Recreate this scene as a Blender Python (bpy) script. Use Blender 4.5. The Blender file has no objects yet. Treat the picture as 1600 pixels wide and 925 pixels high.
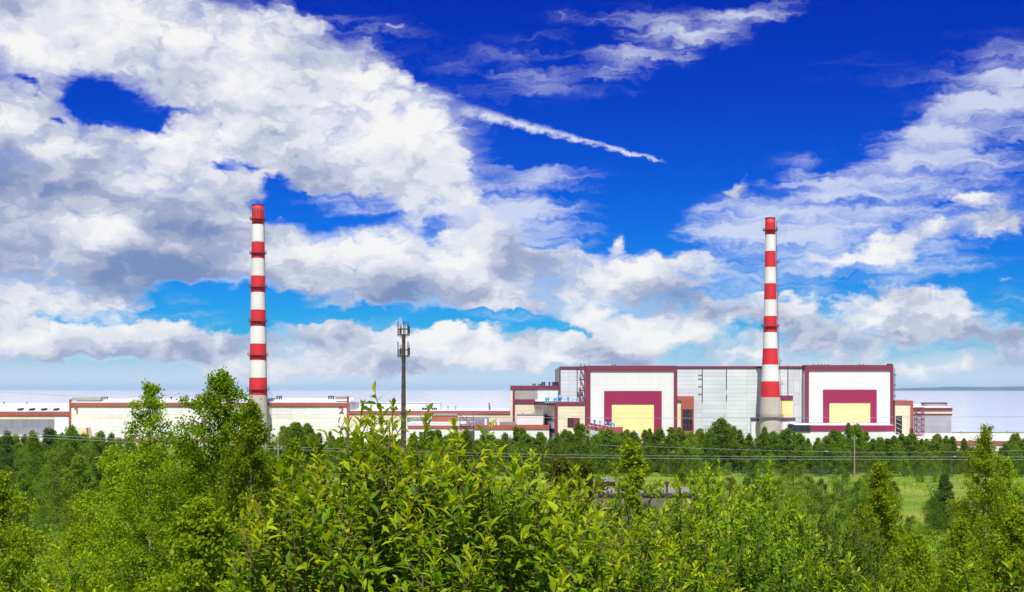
import bpy, math, random
import numpy as np
from mathutils import Vector, Matrix

scene = bpy.context.scene
COL = scene.collection
R = math.radians

# ------------------------------------------------------------------ camera
FPX = 2000.0            # focal length in photograph pixels (1600 wide)
CAM_Z = 29.0            # eye height above the plant's yard
HORIZON = 608.0         # photograph row of the sea horizon
cam_data = bpy.data.cameras.new("camera")
cam = bpy.data.objects.new("camera", cam_data)
COL.objects.link(cam)
cam.location = (0, 0, CAM_Z)
cam.rotation_euler = (R(90), 0, 0)
cam_data.sensor_width = 36.0
cam_data.lens = 36.0 * FPX / 1600.0
cam_data.shift_y = (HORIZON - 462.5) / 1600.0
cam_data.clip_start = 0.1
cam_data.clip_end = 120000.0
scene.camera = cam

# ------------------------------------------------------------------ sun, exposure
SUN_EL, SUN_AZ = 57.0, 177.0      # azimuth clockwise from +Y: behind the camera
sun_data = bpy.data.lights.new("sun", 'SUN')
sun_data.energy = 5.0
sun_data.angle = R(0.6)
sun_data.color = (1.0, 0.95, 0.87)
sun = bpy.data.objects.new("sun", sun_data)
COL.objects.link(sun)
sdir = Vector((math.sin(R(SUN_AZ)) * math.cos(R(SUN_EL)), math.cos(R(SUN_AZ)) * math.cos(R(SUN_EL)), math.sin(R(SUN_EL))))
sun.rotation_euler = sdir.to_track_quat('Z', 'Y').to_euler()
sun.location = (0, 0, 300)
vs = scene.view_settings
vs.view_transform = 'Standard'
vs.look = 'None'
vs.exposure = 0.25
vs.gamma = 1.0
vs.use_curve_mapping = False
scene.cycles.max_bounces = 6
scene.cycles.diffuse_bounces = 3
scene.cycles.glossy_bounces = 2
scene.cycles.transmission_bounces = 4
scene.cycles.transparent_max_bounces = 8
scene.cycles.volume_bounces = 0
scene.cycles.caustics_reflective = False
scene.cycles.caustics_refractive = False
scene.cycles.use_denoising = True
scene.cycles.use_adaptive_sampling = True
scene.cycles.adaptive_threshold = 0.006
scene.cycles.adaptive_min_samples = 48

# ------------------------------------------------------------------ world: Nishita sky + cloud decks in sky directions
world = bpy.data.worlds.new("World")
scene.world = world
world.use_nodes = True
wt = world.node_tree
wt.nodes.clear()


class NT:
    """small helper for wiring nodes"""
    def __init__(self, tree):
        self.t = tree

    def n(self, typ, **kw):
        nd = self.t.nodes.new(typ)
        for k, v in kw.items():
            setattr(nd, k, v)
        return nd

    def put(self, sock, v):
        if hasattr(v, 'is_output') or isinstance(v, bpy.types.NodeSocket):
            self.t.links.new(v, sock)
        else:
            sock.default_value = v

    def math(self, op, a, b=None, c=None, clamp=False):
        nd = self.n('ShaderNodeMath', operation=op)
        nd.use_clamp = clamp
        self.put(nd.inputs[0], a)
        if b is not None:
            self.put(nd.inputs[1], b)
        if c is not None:
            self.put(nd.inputs[2], c)
        return nd.outputs[0]

    def vmath(self, op, a, b=None, c=None):
        nd = self.n('ShaderNodeVectorMath', operation=op)
        self.put(nd.inputs[0], a)
        if b is not None:
            self.put(nd.inputs[1], b)
        if c is not None:
            self.put(nd.inputs[3 if op == 'SCALE' else 2], c)
        return nd.outputs[0]

    def scale(self, a, s):
        nd = self.n('ShaderNodeVectorMath', operation='SCALE')
        self.put(nd.inputs[0], a)
        self.put(nd.inputs[3], s)
        return nd.outputs[0]

    def mapr(self, v, a, b, c, d, smooth=False, clamp=True):
        nd = self.n('ShaderNodeMapRange')
        nd.interpolation_type = 'SMOOTHSTEP' if smooth else 'LINEAR'
        nd.clamp = clamp
        self.put(nd.inputs[0], v)
        for i, x in enumerate((a, b, c, d)):
            self.put(nd.inputs[1 + i], x)
        return nd.outputs[0]

    def mix(self, f, a, b, blend='MIX'):
        nd = self.n('ShaderNodeMix', data_type='RGBA', blend_type=blend)
        self.put(nd.inputs[0], f)
        self.put(nd.inputs[6], a)
        self.put(nd.inputs[7], b)
        return nd.outputs[2]

    def noise(self, vec, scale, detail=6.0, rough=0.55, typ='FBM', dist=0.0, lac=2.0, out=0, dim='3D'):
        nd = self.n('ShaderNodeTexNoise')
        nd.noise_dimensions = dim
        nd.noise_type = typ
        nd.normalize = True if typ == 'FBM' else nd.normalize
        self.put(nd.inputs['Vector'], vec)
        nd.inputs['Scale'].default_value = scale
        nd.inputs['Detail'].default_value = detail
        nd.inputs['Roughness'].default_value = rough
        nd.inputs['Lacunarity'].default_value = lac
        nd.inputs['Distortion'].default_value = dist
        return nd.outputs[out]

    def mapping(self, vec, loc=(0, 0, 0), rot=(0, 0, 0), scl=(1, 1, 1), typ='POINT'):
        nd = self.n('ShaderNodeMapping', vector_type=typ)
        self.put(nd.inputs[0], vec)
        nd.inputs[1].default_value = loc
        nd.inputs[2].default_value = rot
        nd.inputs[3].default_value = scl
        return nd.outputs[0]


W = NT(wt)


def sky_pos(px, py):
    """photograph pixel -> (azimuth, elevation) of that sky direction"""
    u, v = (px - 800.0) / FPX, (HORIZON - py) / FPX
    az = math.atan(u)
    return az, math.atan(v * math.cos(az))


def blob_field(tree, vec, blobs, base=0.0):
    """sum of soft ellipses laid out over the sky; each is (px, py, rx, ry, tilt_deg, amount).
    The running sum rides in the vector's z so that the evaluation stays one short chain."""
    groups = {}
    for b in blobs:
        groups.setdefault(int(round(b[4] / 8.0)) * 8, []).append(b)
    v = tree.vmath('ADD', vec, (0.0, 0.0, base))
    for tq in sorted(groups):
        ca, sa = math.cos(R(tq)), math.sin(R(tq))
        if tq:
            v = tree.mapping(v, rot=(0, 0, R(tq)))
        for (px, py, rx, ry, tilt, amt) in groups[tq]:
            az, el = sky_pos(px, py)
            cx, cy = az * ca - el * sa, az * sa + el * ca
            ix, iy = FPX / rx, FPX / ry
            m = tree.vmath('MULTIPLY_ADD', v, (ix, iy, 0.0), (-cx * ix, -cy * iy, 0.0))
            g = tree.n('ShaderNodeTexGradient', gradient_type='SPHERICAL')
            tree.put(g.inputs[0], m)
            v = tree.vmath('MULTIPLY_ADD', g.outputs['Color'], (0.0, 0.0, amt), v)
        if tq:
            v = tree.mapping(v, rot=(0, 0, R(-tq)))
    s = tree.n('ShaderNodeSeparateXYZ')
    tree.put(s.inputs[0], v)
    return s.outputs[2]


tc = W.n('ShaderNodeTexCoord')
DIR = tc.outputs['Generated']
sep = W.n('ShaderNodeSeparateXYZ')
W.put(sep.inputs[0], DIR)
az = W.math('ARCTAN2', sep.outputs[0], sep.outputs[1])
el = W.math('ARCSINE', sep.outputs[2])
comb = W.n('ShaderNodeCombineXYZ')
W.put(comb.inputs[0], az)
W.put(comb.inputs[1], el)
P = comb.outputs[0]
# stereographic sheet for the noise: no seam and no pinch anywhere near the view
ky = W.math('DIVIDE', 2.0, W.math('ADD', sep.outputs[1], 1.02))
comb2 = W.n('ShaderNodeCombineXYZ')
W.put(comb2.inputs[0], W.math('MULTIPLY', sep.outputs[0], ky))
W.put(comb2.inputs[1], W.math('MULTIPLY', W.math('MULTIPLY', sep.outputs[2], ky), 1.55))
DIRS = comb2.outputs[0]

# warped coordinates so that no outline stays an ellipse
w1 = W.noise(DIRS, 9.0, 2.0, 0.5, out=1, dim='2D')
w2 = W.noise(DIRS, 38.0, 3.0, 0.62, out=1, dim='2D')
w1 = W.vmath('SUBTRACT', w1, (0.5, 0.5, 0.5))
w2 = W.vmath('SUBTRACT', w2, (0.5, 0.5, 0.5))
off = W.vmath('ADD', W.scale(w1, 0.045), W.scale(w2, 0.022))
PW = W.vmath('ADD', P, off)
PW = W.vmath('MULTIPLY', PW, (1.0, 1.0, 0.0))

CUMULUS = [   # thick cloud, px, py, rx, ry, tilt, amount
    (70, 60, 330, 150, 0, 2.0), (330, 60, 330, 150, 8, 1.4), (520, 190, 330, 170, 20, 2.0), (640, 235, 180, 130, 0, 1.3),
    (60, 255, 300, 110, 0, 1.8), (300, 245, 260, 70, 4, 1.5), (80, 350, 420, 120, 0, 2.0), (290, 370, 300, 110, 0, 1.8),
    (60, 440, 300, 70, 0, 1.3), (30, 470, 180, 50, 0, 0.8), (640, 400, 330, 95, 4, 1.9), (560, 455, 420, 52, 2, 1.5), (780, 420, 180, 80, 0, 1.2),
    (120, 540, 420, 56, 2, 2.0), (330, 545, 280, 50, 0, 1.5), (500, 548, 280, 44, 0, 1.3), (40, 512, 200, 36, 0, 1.2), (120, 470, 180, 30, 0, .9),
    (700, 552, 280, 50, 0, 1.8), (880, 550, 220, 52, 0, 1.5), (560, 520, 240, 34, 0, 1.1), (690, 515, 70, 22, 0, .7), (740, 530, 90, 22, 0, 0.7),
    (985, 425, 180, 46, 2, 1.5), (900, 400, 60, 36, -20, 0.9), (930, 480, 210, 44, -4, 1.4), (1090, 450, 150, 46, 0, 0.9), (1010, 525, 250, 60, -8, 1.8), (1110, 500, 200, 40, 0, 1.0), (850, 440, 160, 50, 0, .9),
    (955, 372, 22, 32, 12, 1.5), (1160, 294, 26, 14, -25, 1.3),
    (1180, 555, 95, 38, 0, 1.4), (1240, 487, 62, 20, -4, 1.3), (1265, 560, 180, 36, 0, 0.9),
    (1390, 502, 230, 50, -3, 2.0), (1520, 512, 130, 34, 5, 1.2), (1330, 530, 220, 24, 0, 1.0), (1590, 520, 80, 24, 0, 0.9),
    (1480, 574, 170, 34, -2, 1.7), (1590, 560, 90, 40, 0, 1.0), (1330, 588, 160, 24, 0, 0.7),
    (1390, 400, 190, 46, -18, 1.4), (1470, 355, 80, 28, -24, 1.0), (1350, 415, 150, 34, -10, 1.0),
    (1555, 285, 90, 34, -14, 1.6), (1575, 345, 90, 36, -20, 1.4), (1535, 310, 60, 18, 0, .5),
    (1562, 440, 46, 15, -16, 1.6), (1450, 280, 70, 40, -30, .5), (1140, 330, 90, 26, -30, 0.8), (1120, 410, 130, 30, 0, 0.7),
    (660, 22, 46, 20, -30, 1.7), (625, 45, 26, 10, -30, 1.1), (615, 20, 22, 10, 10, .7), (442, 328, 16, 16, 0, 1.5), (520, 285, 90, 22, 10, 1.0),
]
HOLES = [
    (640, 502, 150, 16, 0, -1.3), (480, 506, 110, 15, 0, -1.0), (1085, 482, 130, 20, 0, -1.6), (880, 522, 100, 14, -4, -1.0), (1330, 456, 160, 20, -6, -1.6), (1560, 478, 110, 24, 0, -1.6), (1150, 532, 60, 18, 0, -1.2), (690, 352, 70, 18, -15, -.8), (60, 492, 120, 14, 0, -1.0), (1240, 400, 60, 22, 0, -.6),
    (148, 150, 72, 46, 0, -2.4), (212, 172, 100, 26, 20, -2.4), (100, 192, 26, 12, 0, -1.4), (30, 140, 28, 9, 0, -1.2), (265, 110, 130, 50, 25, -0.9), (330, 272, 30, 14, 0, -1.8), (370, 262, 40, 14, 0, -1.6),
    (430, 290, 40, 34, 20, -2.0), (500, 325, 130, 44, 8, -2.6), (445, 345, 60, 30, 0, -1.5), (560, 322, 90, 22, 16, -1.4), (640, 0, 200, 70, 0, -1.3), (700, 80, 60, 70, 0, -0.9),
    (280, 462, 130, 30, 8, -2.6), (360, 482, 130, 22, 0, -1.8), (200, 490, 180, 13, 0, -1.1), (85, 365, 30, 16, -30, -1.6), (60, 378, 26, 10, 0, -.9),
    (560, 502, 130, 9, 0, -1.0), (480, 500, 70, 10, 0, -.8), (590, 518, 50, 16, 0, -1.1), (770, 495, 90, 12, -3, -1.6), (660, 545, 30, 16, 0, -.8),
    (680, 360, 30, 16, -20, -.9), (820, 385, 36, 10, 0, -1.0), (545, 438, 24, 7, 0, -1.0), (1040, 452, 80, 16, -8, -1.2), (1150, 478, 90, 14, 0, -1.2), (1290, 470, 90, 14, 0, -1.0), (1530, 420, 90, 26, 0, -1.0), (1180, 520, 60, 14, 0, -.9), (900, 510, 130, 12, -4, -1.0),
    (200, 604, 900, 20, 0, -1.8), (700, 604, 400, 18, 0, -1.2), (1090, 300, 60, 50, 0, -1.0), (1300, 345, 40, 14, 0, -.7),
]
VEIL = [      # thin high cloud
    (330, 482, 160, 16, 4, .8), (520, 500, 160, 12, 2, .7), (860, 90, 260, 50, -8, .25), (1350, 110, 300, 60, -15, .2), (1500, 110, 200, 40, -22, .3),
    (700, 280, 160, 90, 0, 1.0), (820, 345, 150, 62, 0, 1.5), (780, 330, 110, 60, 0, .8), (510, 60, 200, 90, 0, .6),
    (720, 60, 230, 50, -8, .12), (760, 100, 160, 40, -6, .22), (800, 150, 160, 60, 0, .16), (890, 278, 110, 16, -4, .9), (960, 60, 260, 80, -10, .22),
    (1110, 40, 220, 38, -17, 1.1), (1010, 80, 150, 40, -14, .7), (1200, 15, 130, 26, -15, .7), (960, 20, 120, 26, 0, .4),
    (1400, 240, 300, 48, -22, 1.0), (1530, 180, 200, 52, -22, 1.1), (1270, 275, 130, 26, -14, 1.0), (1600, 130, 180, 70, -25, .7),
    (1480, 290, 220, 60, -20, .9), (1330, 330, 260, 60, -16, 1.0), (1200, 370, 200, 80, 0, 1.0), (1300, 420, 260, 60, 0, .9), (1130, 350, 120, 40, -20, .7),
    (1150, 460, 200, 40, 0, .8), (1500, 400, 220, 50, -10, .4), (1590, 460, 160, 40, 0, .4), (1060, 490, 260, 30, 0, .8), (1250, 510, 200, 30, 0, .6),
    (220, 490, 200, 22, 0, .5), (420, 496, 200, 12, 4, .4), (120, 500, 240, 24, 0, .6), (560, 520, 260, 26, 0, .7), (830, 500, 200, 30, 0, .6),
    (300, 130, 160, 60, 25, .9), (240, 90, 120, 60, 0, .8), (470, 300, 130, 22, 12, .5), (560, 300, 140, 20, 10, .7), (640, 300, 160, 26, 0, .7), (1400, 570, 260, 40, 0, .7), (900, 590, 340, 24, 0, .5),
]
SHADE = [     # grey undersides (negative) and bright crowns (positive)
    (40, 290, 330, 64, 0, -1.15), (0, 345, 180, 60, 0, -0.5), (150, 325, 200, 40, 0, -.4), (270, 350, 130, 60, -20, -.6), (330, 385, 160, 44, 0, -.6), (170, 430, 230, 44, 8, -1.15), (300, 425, 140, 28, 5, -.8), (230, 425, 90, 18, 0, -.7),
    (20, 480, 120, 40, 0, -.6), (480, 462, 240, 36, 5, -1.15), (620, 478, 230, 24, 0, -.75), (120, 140, 160, 30, 0, -.55), (220, 120, 110, 40, 0, -.35), (650, 440, 120, 22, 0, -.5), (420, 370, 120, 60, 0, -.3),
    (480, 250, 160, 50, 0, -.25), (400, 205, 130, 40, 0, -.18), (160, 566, 300, 24, 0, -.75), (330, 560, 160, 24, 0, -.35), (560, 570, 260, 20, 0, -.35), (240, 535, 200, 16, 0, -.35),
    (900, 500, 160, 30, -5, -.75), (870, 485, 80, 22, -10, -.5), (960, 545, 160, 20, -5, -.45), (1060, 465, 90, 24, 0, -.45), (780, 570, 120, 18, 0, -.35), (1100, 420, 60, 22, 0, -.3),
    (1390, 536, 240, 20, 0, -.75), (1560, 528, 120, 22, 0, -.5), (1560, 574, 120, 30, 0, -.45), (1260, 550, 110, 30, 0, -.4), (1410, 592, 200, 20, 0, -.3), (1420, 430, 160, 20, -10, -.5), (1480, 370, 60, 20, -20, -.35), (1550, 350, 70, 24, 0, -.3), (1230, 575, 70, 16, 0, -.3),
    (60, 60, 220, 110, 0, .45), (380, 60, 260, 120, 0, .35), (560, 160, 200, 110, 0, .55), (640, 270, 170, 80, 0, .6), (520, 230, 120, 50, 0, .3), (250, 215, 170, 30, 5, .5), (90, 215, 150, 40, 0, .35),
    (150, 350, 90, 40, -40, .7), (40, 410, 80, 36, -25, .9), (560, 385, 170, 50, -14, .6), (660, 355, 140, 36, 0, .6), (720, 395, 150, 40, 0, .4), (270, 395, 70, 22, 0, .5),
    (1000, 408, 120, 26, 0, .6), (920, 400, 50, 26, 0, .5), (1040, 520, 100, 22, -15, .6), (960, 520, 80, 20, -10, .35), (780, 545, 110, 22, -5, .6), (700, 540, 80, 20, 0, .4), (300, 530, 120, 12, 0, .3), (70, 545, 120, 16, 0, .45),
    (1390, 496, 200, 30, -4, 1.2), (1300, 510, 80, 20, -20, .7), (1490, 504, 110, 22, 0, .9), (1470, 570, 120, 26, 0, .7), (1175, 548, 50, 26, 0, .8), (1370, 405, 110, 30, -14, .7), (1540, 285, 70, 26, 0, .6), (1230, 488, 40, 14, 0, .3),
]

# The broad layout of the three fields goes into a control grid over the sky: one row of stops per step of elevation
# (red: thick cloud, green: thin cloud, blue: light on the cloud). Small puffs stay single soft ellipses.
def is_small(b):
    return b[2] * b[3] < 900 or b[3] < 13


G_AZ0, G_AZ1, G_NX = -0.43, 0.43, 32
G_EL0, G_EL1, G_NY = 0.0, 0.335, 26


def grid_field(blobs, base):
    ga = np.linspace(G_AZ0, G_AZ1, G_NX)[None, :]
    ge = np.linspace(G_EL0, G_EL1, G_NY)[:, None]
    f = np.full((G_NY, G_NX), base)
    for (px, py, rx, ry, tilt, amt) in blobs:
        if is_small((px, py, rx, ry, tilt, amt)):
            continue
        a0, e0 = sky_pos(px, py)
        c_, s_ = math.cos(R(tilt)), math.sin(R(tilt))
        dx, dy = ga - a0, ge - e0
        u = (dx * c_ - dy * s_) * FPX / rx
        v = (dx * s_ + dy * c_) * FPX / ry
        f = f + amt * np.clip(1.0 - np.sqrt(u * u + v * v), 0, 1)
    return f


RANGE = 3.0
enc = [np.clip(g / (2 * RANGE) + 0.5, 0, 1) for g in (grid_field([b[:5] + (b[5] * 1.2,) if b[5] > 0 else b for b in CUMULUS] + HOLES, -0.90), grid_field(VEIL, -0.30), grid_field(SHADE, 0.0))]
psep = W.n('ShaderNodeSeparateXYZ')
W.put(psep.inputs[0], PW)
gx = W.mapr(psep.outputs[0], G_AZ0, G_AZ1, 0.0, 1.0)
gy = W.mapr(psep.outputs[1], G_EL0, G_EL1, 0.0, G_NY - 1.0)
grid_col = None
for j in range(G_NY):
    rnode = W.n('ShaderNodeValToRGB')
    W.put(rnode.inputs[0], gx)
    rr = rnode.color_ramp
    rr.interpolation = 'CARDINAL'
    for i in range(G_NX):
        p_ = i / (G_NX - 1)
        if i == 0:
            e_ = rr.elements[0]
        elif i == G_NX - 1:
            e_ = rr.elements[len(rr.elements) - 1]
        else:
            e_ = rr.elements.new(p_)
        e_.position = p_
        e_.color = (enc[0][j, i], enc[1][j, i], enc[2][j, i], 1)
    grid_col = rnode.outputs[0] if j == 0 else W.mix(W.math('SUBTRACT', gy, float(j - 1), clamp=True), grid_col, rnode.outputs[0])
gs = W.n('ShaderNodeSeparateColor')
W.put(gs.inputs[0], grid_col)
small_c = blob_field(W, PW, [b for b in CUMULUS + HOLES if is_small(b)], 0.0)
cov = W.math('ADD', W.math('MULTIPLY_ADD', gs.outputs[0], 2 * RANGE, -RANGE), small_c)
veil = W.math('MULTIPLY_ADD', gs.outputs[1], 2 * RANGE, -RANGE)
shd = W.math('MULTIPLY_ADD', gs.outputs[2], 2 * RANGE, -RANGE)
# beyond the picture the same broken cloud goes on
outx = W.mapr(W.math('ABSOLUTE', az), 0.40, 0.60, 0.0, 1.0, True)
outy = W.mapr(el, 0.30, 0.48, 0.0, 1.0, True)
outside = W.math('MAXIMUM', outx, outy)
big = W.noise(DIRS, 3.2, 3.0, 0.5, dim='2D')
gen = W.math('MULTIPLY_ADD', big, 7.0, -3.6)
lerp = W.n('ShaderNodeMix', data_type='FLOAT')
W.put(lerp.inputs[0], outside); W.put(lerp.inputs[2], W.math('MINIMUM', cov, 1.1)); W.put(lerp.inputs[3], W.math('MINIMUM', W.math('MAXIMUM', gen, -0.7), 1.0))
cov = lerp.outputs[0]


def billow(vec):
    """cauliflower detail: folded noise gives rounded heads over fractal noise"""
    f = W.noise(vec, 13.0, 7.0, 0.60, dim='2D')
    v = W.noise(vec, 34.0, 3.0, 0.5, dim='2D')
    return f, W.math('MULTIPLY', W.math('ABSOLUTE', W.math('SUBTRACT', v, 0.5)), 2.2)


DW = W.vmath('ADD', DIRS, W.scale(w2, 0.03))
f0, b0 = billow(DW)
SHIFT = W.vmath('ADD', DW, (-0.006, 0.016, 0.0))
f1, b1 = billow(SHIFT)
detail = W.math('ADD', W.math('MULTIPLY', W.math('SUBTRACT', f0, 0.5), 3.4), W.math('MULTIPLY', W.math('SUBTRACT', b0, 0.25), 0.9))
dens = W.math('ADD', cov, detail)
alpha_c = W.mapr(dens, -0.20, 0.95, 0.0, 1.0, True)
relief = W.math('ADD', W.math('MULTIPLY', W.math('SUBTRACT', f0, f1), 1.7), W.math('MULTIPLY', W.math('SUBTRACT', b0, b1), 0.30))
soft = W.noise(DIRS, 11.0, 3.0, 0.55, dim='2D')
soft_up = W.noise(W.vmath('ADD', DIRS, (-0.012, 0.045, 0.0)), 11.0, 2.0, 0.5, dim='2D')   # same heads seen a little higher: lit tops, shaded bases
lit = W.math('ADD', W.math('ADD', W.math('MULTIPLY', shd, 0.60), W.math('MULTIPLY', relief, 1.0)), W.math('ADD', W.math('MULTIPLY', W.math('SUBTRACT', soft, 0.5), 0.6), W.math('MULTIPLY', W.math('SUBTRACT', soft, soft_up), 1.25)))
lit = W.mapr(lit, -1.12, 0.70, 0.0, 1.0, True)
ramp = W.n('ShaderNodeValToRGB')
W.put(ramp.inputs[0], lit)
cr = ramp.color_ramp
cr.interpolation = 'EASE'
cr.elements[0].position = 0.0
cr.elements[0].color = (0.16, 0.23, 0.42, 1)
cr.elements[1].position = 1.0
cr.elements[1].color = (0.80, 0.795, 0.79, 1)
for p_, c_ in ((0.28, (0.30, 0.35, 0.50, 1)), (0.55, (0.48, 0.51, 0.62, 1)), (0.78, (0.66, 0.675, 0.73, 1))):
    e_ = cr.elements.new(p_)
    e_.color = c_
cloud_rgb = ramp.outputs[0]

# thin high cloud, combed along its own direction
vs1 = W.noise(W.mapping(DW, rot=(0, 0, R(-12)), scl=(0.17, 1.0, 1.0)), 60.0, 4.0, 0.62, dim='2D')
vs2 = W.noise(DW, 16.0, 4.0, 0.6, dim='2D')
vd = W.math('ADD', veil, W.math('ADD', W.math('MULTIPLY', W.math('SUBTRACT', vs1, 0.5), 2.7), W.math('MULTIPLY', W.math('SUBTRACT', vs2, 0.5), 1.9)))
alpha_v = W.math('MULTIPLY', W.math('MULTIPLY', W.mapr(vd, -0.25, 1.60, 0.0, 0.76, True), W.mapr(veil, -0.28, 0.35, 0.0, 1.0, True)), W.mapr(outside, 0.0, 1.0, 1.0, 0.4))

# thin ragged fringe round the thick cloud
fringe = W.math('ADD', cov, W.math('ADD', W.math('MULTIPLY', W.math('SUBTRACT', vs2, 0.5), 1.6), W.math('MULTIPLY', W.math('SUBTRACT', vs1, 0.5), 0.9)))
alpha_v = W.math('MAXIMUM', alpha_v, W.mapr(fringe, -0.40, 0.95, 0.0, 0.42, True))

# vapour trail: a tapering streak with a lumpy upper edge
c0, c1 = sky_pos(715, 168), sky_pos(1045, 253)
ang = math.atan2(c1[1] - c0[1], c1[0] - c0[0])
length = math.hypot(c1[0] - c0[0], c1[1] - c0[1])
tr = W.mapping(P, (c0[0], c0[1], 0), (0, 0, ang), (length, 0.0062, 1), 'TEXTURE')
tsep = W.n('ShaderNodeSeparateXYZ')
W.put(tsep.inputs[0], tr)
tn = W.noise(DIRS, 95.0, 3.0, 0.6, dim='2D')
twid = W.math('MULTIPLY_ADD', tsep.outputs[0], -0.75, 0.95)
twid = W.math('MAXIMUM', twid, 0.04)
tdist = W.math('DIVIDE', W.math('ABSOLUTE', W.math('ADD', tsep.outputs[1], W.math('MULTIPLY', W.math('SUBTRACT', tn, 0.5), 1.0))), twid)
ta = W.mapr(tdist, 0.10, 1.15, 0.80, 0.0, True)
ta = W.math('MULTIPLY', ta, W.math('MULTIPLY', W.mapr(tsep.outputs[0], -0.05, 0.12, 0, 1, True), W.mapr(tsep.outputs[0], 0.90, 1.0, 1, 0, True)))
ta = W.math('MULTIPLY', ta, W.mapr(tn, 0.32, 0.55, 0.35, 1.0))

sky = W.n('ShaderNodeTexSky', sky_type='NISHITA')
sky.sun_disc = False
sky.sun_elevation = R(SUN_EL)
sky.sun_rotation = R(SUN_AZ)
sky.altitude = 400.0
sky.air_density = 1.0
sky.dust_density = 0.25
sky.ozone_density = 1.5
SKY_STRENGTH = 0.10
# the photograph's strongly saturated (polarised) blue: a contrast curve for each colour
ssep = W.n('ShaderNodeSeparateColor')
W.put(ssep.inputs[0], sky.outputs[0])
scomb = W.n('ShaderNodeCombineColor')
for k_, (gain, power) in enumerate(((0.12, 4.3), (0.60, 2.60), (0.99, 1.30))):
    x_ = W.math('MULTIPLY', ssep.outputs[k_], SKY_STRENGTH)
    W.put(scomb.inputs[k_], W.math('MULTIPLY', W.math('POWER', x_, power), gain / SKY_STRENGTH))
blue = scomb.outputs[0]
CW = 1.0 / SKY_STRENGTH
blue = W.mix(W.mapr(el, 0.006, 0.042, 0.96, 0.0, True), blue, (0.50 * CW, 0.61 * CW, 0.73 * CW, 1))
vcol = (0.66 * CW, 0.71 * CW, 0.80 * CW, 1)
cmul = W.mix(1.0, cloud_rgb, (CW, CW, CW, 1), 'MULTIPLY')
# low clouds pale away into the air above the sea
lowhaze = W.mapr(el, 0.0, 0.06, 0.65, 1.0)
alpha_c = W.math('MULTIPLY', alpha_c, W.mapr(el, -0.002, 0.012, 0.0, 1.0, True))
col = W.mix(alpha_v, blue, vcol)
col = W.mix(ta, col, (0.70 * CW, 0.75 * CW, 0.82 * CW, 1))
col = W.mix(W.math('MULTIPLY', alpha_c, 0.97), col, cmul)
bg = W.n('ShaderNodeBackground')
W.put(bg.inputs[0], col)
bg.inputs[1].default_value = SKY_STRENGTH
wo = W.n('ShaderNodeOutputWorld')
W.put(wo.inputs[0], bg.outputs[0])
world.cycles.sampling_method = 'MANUAL'
world.cycles.sample_map_resolution = 512

# ------------------------------------------------------------------ helpers: objects
ORIGIN = {}          # object name -> world origin of the space its mesh is written in


def tag(o, label=None, cat=None, group=None, kind=None):
    for k, v in (("label", label), ("category", cat), ("group", group), ("kind", kind)):
        if v:
            o[k] = v
    return o


def empty(name, loc, label=None, cat=None, group=None):
    o = bpy.data.objects.new(name, None)
    COL.objects.link(o)
    o.location = loc
    o.empty_display_size = 0.5
    ORIGIN[o] = Vector(loc)
    return tag(o, label, cat, group)


def link(name, mesh, parent=None, loc=None):
    """object with its mesh already in parent space"""
    o = bpy.data.objects.new(name, mesh)
    COL.objects.link(o)
    if parent is not None:
        o.parent = parent
        ORIGIN[o] = ORIGIN[parent]
    else:
        ORIGIN[o] = Vector((0, 0, 0))
    if loc is not None:
        o.location = loc
    return o


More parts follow.
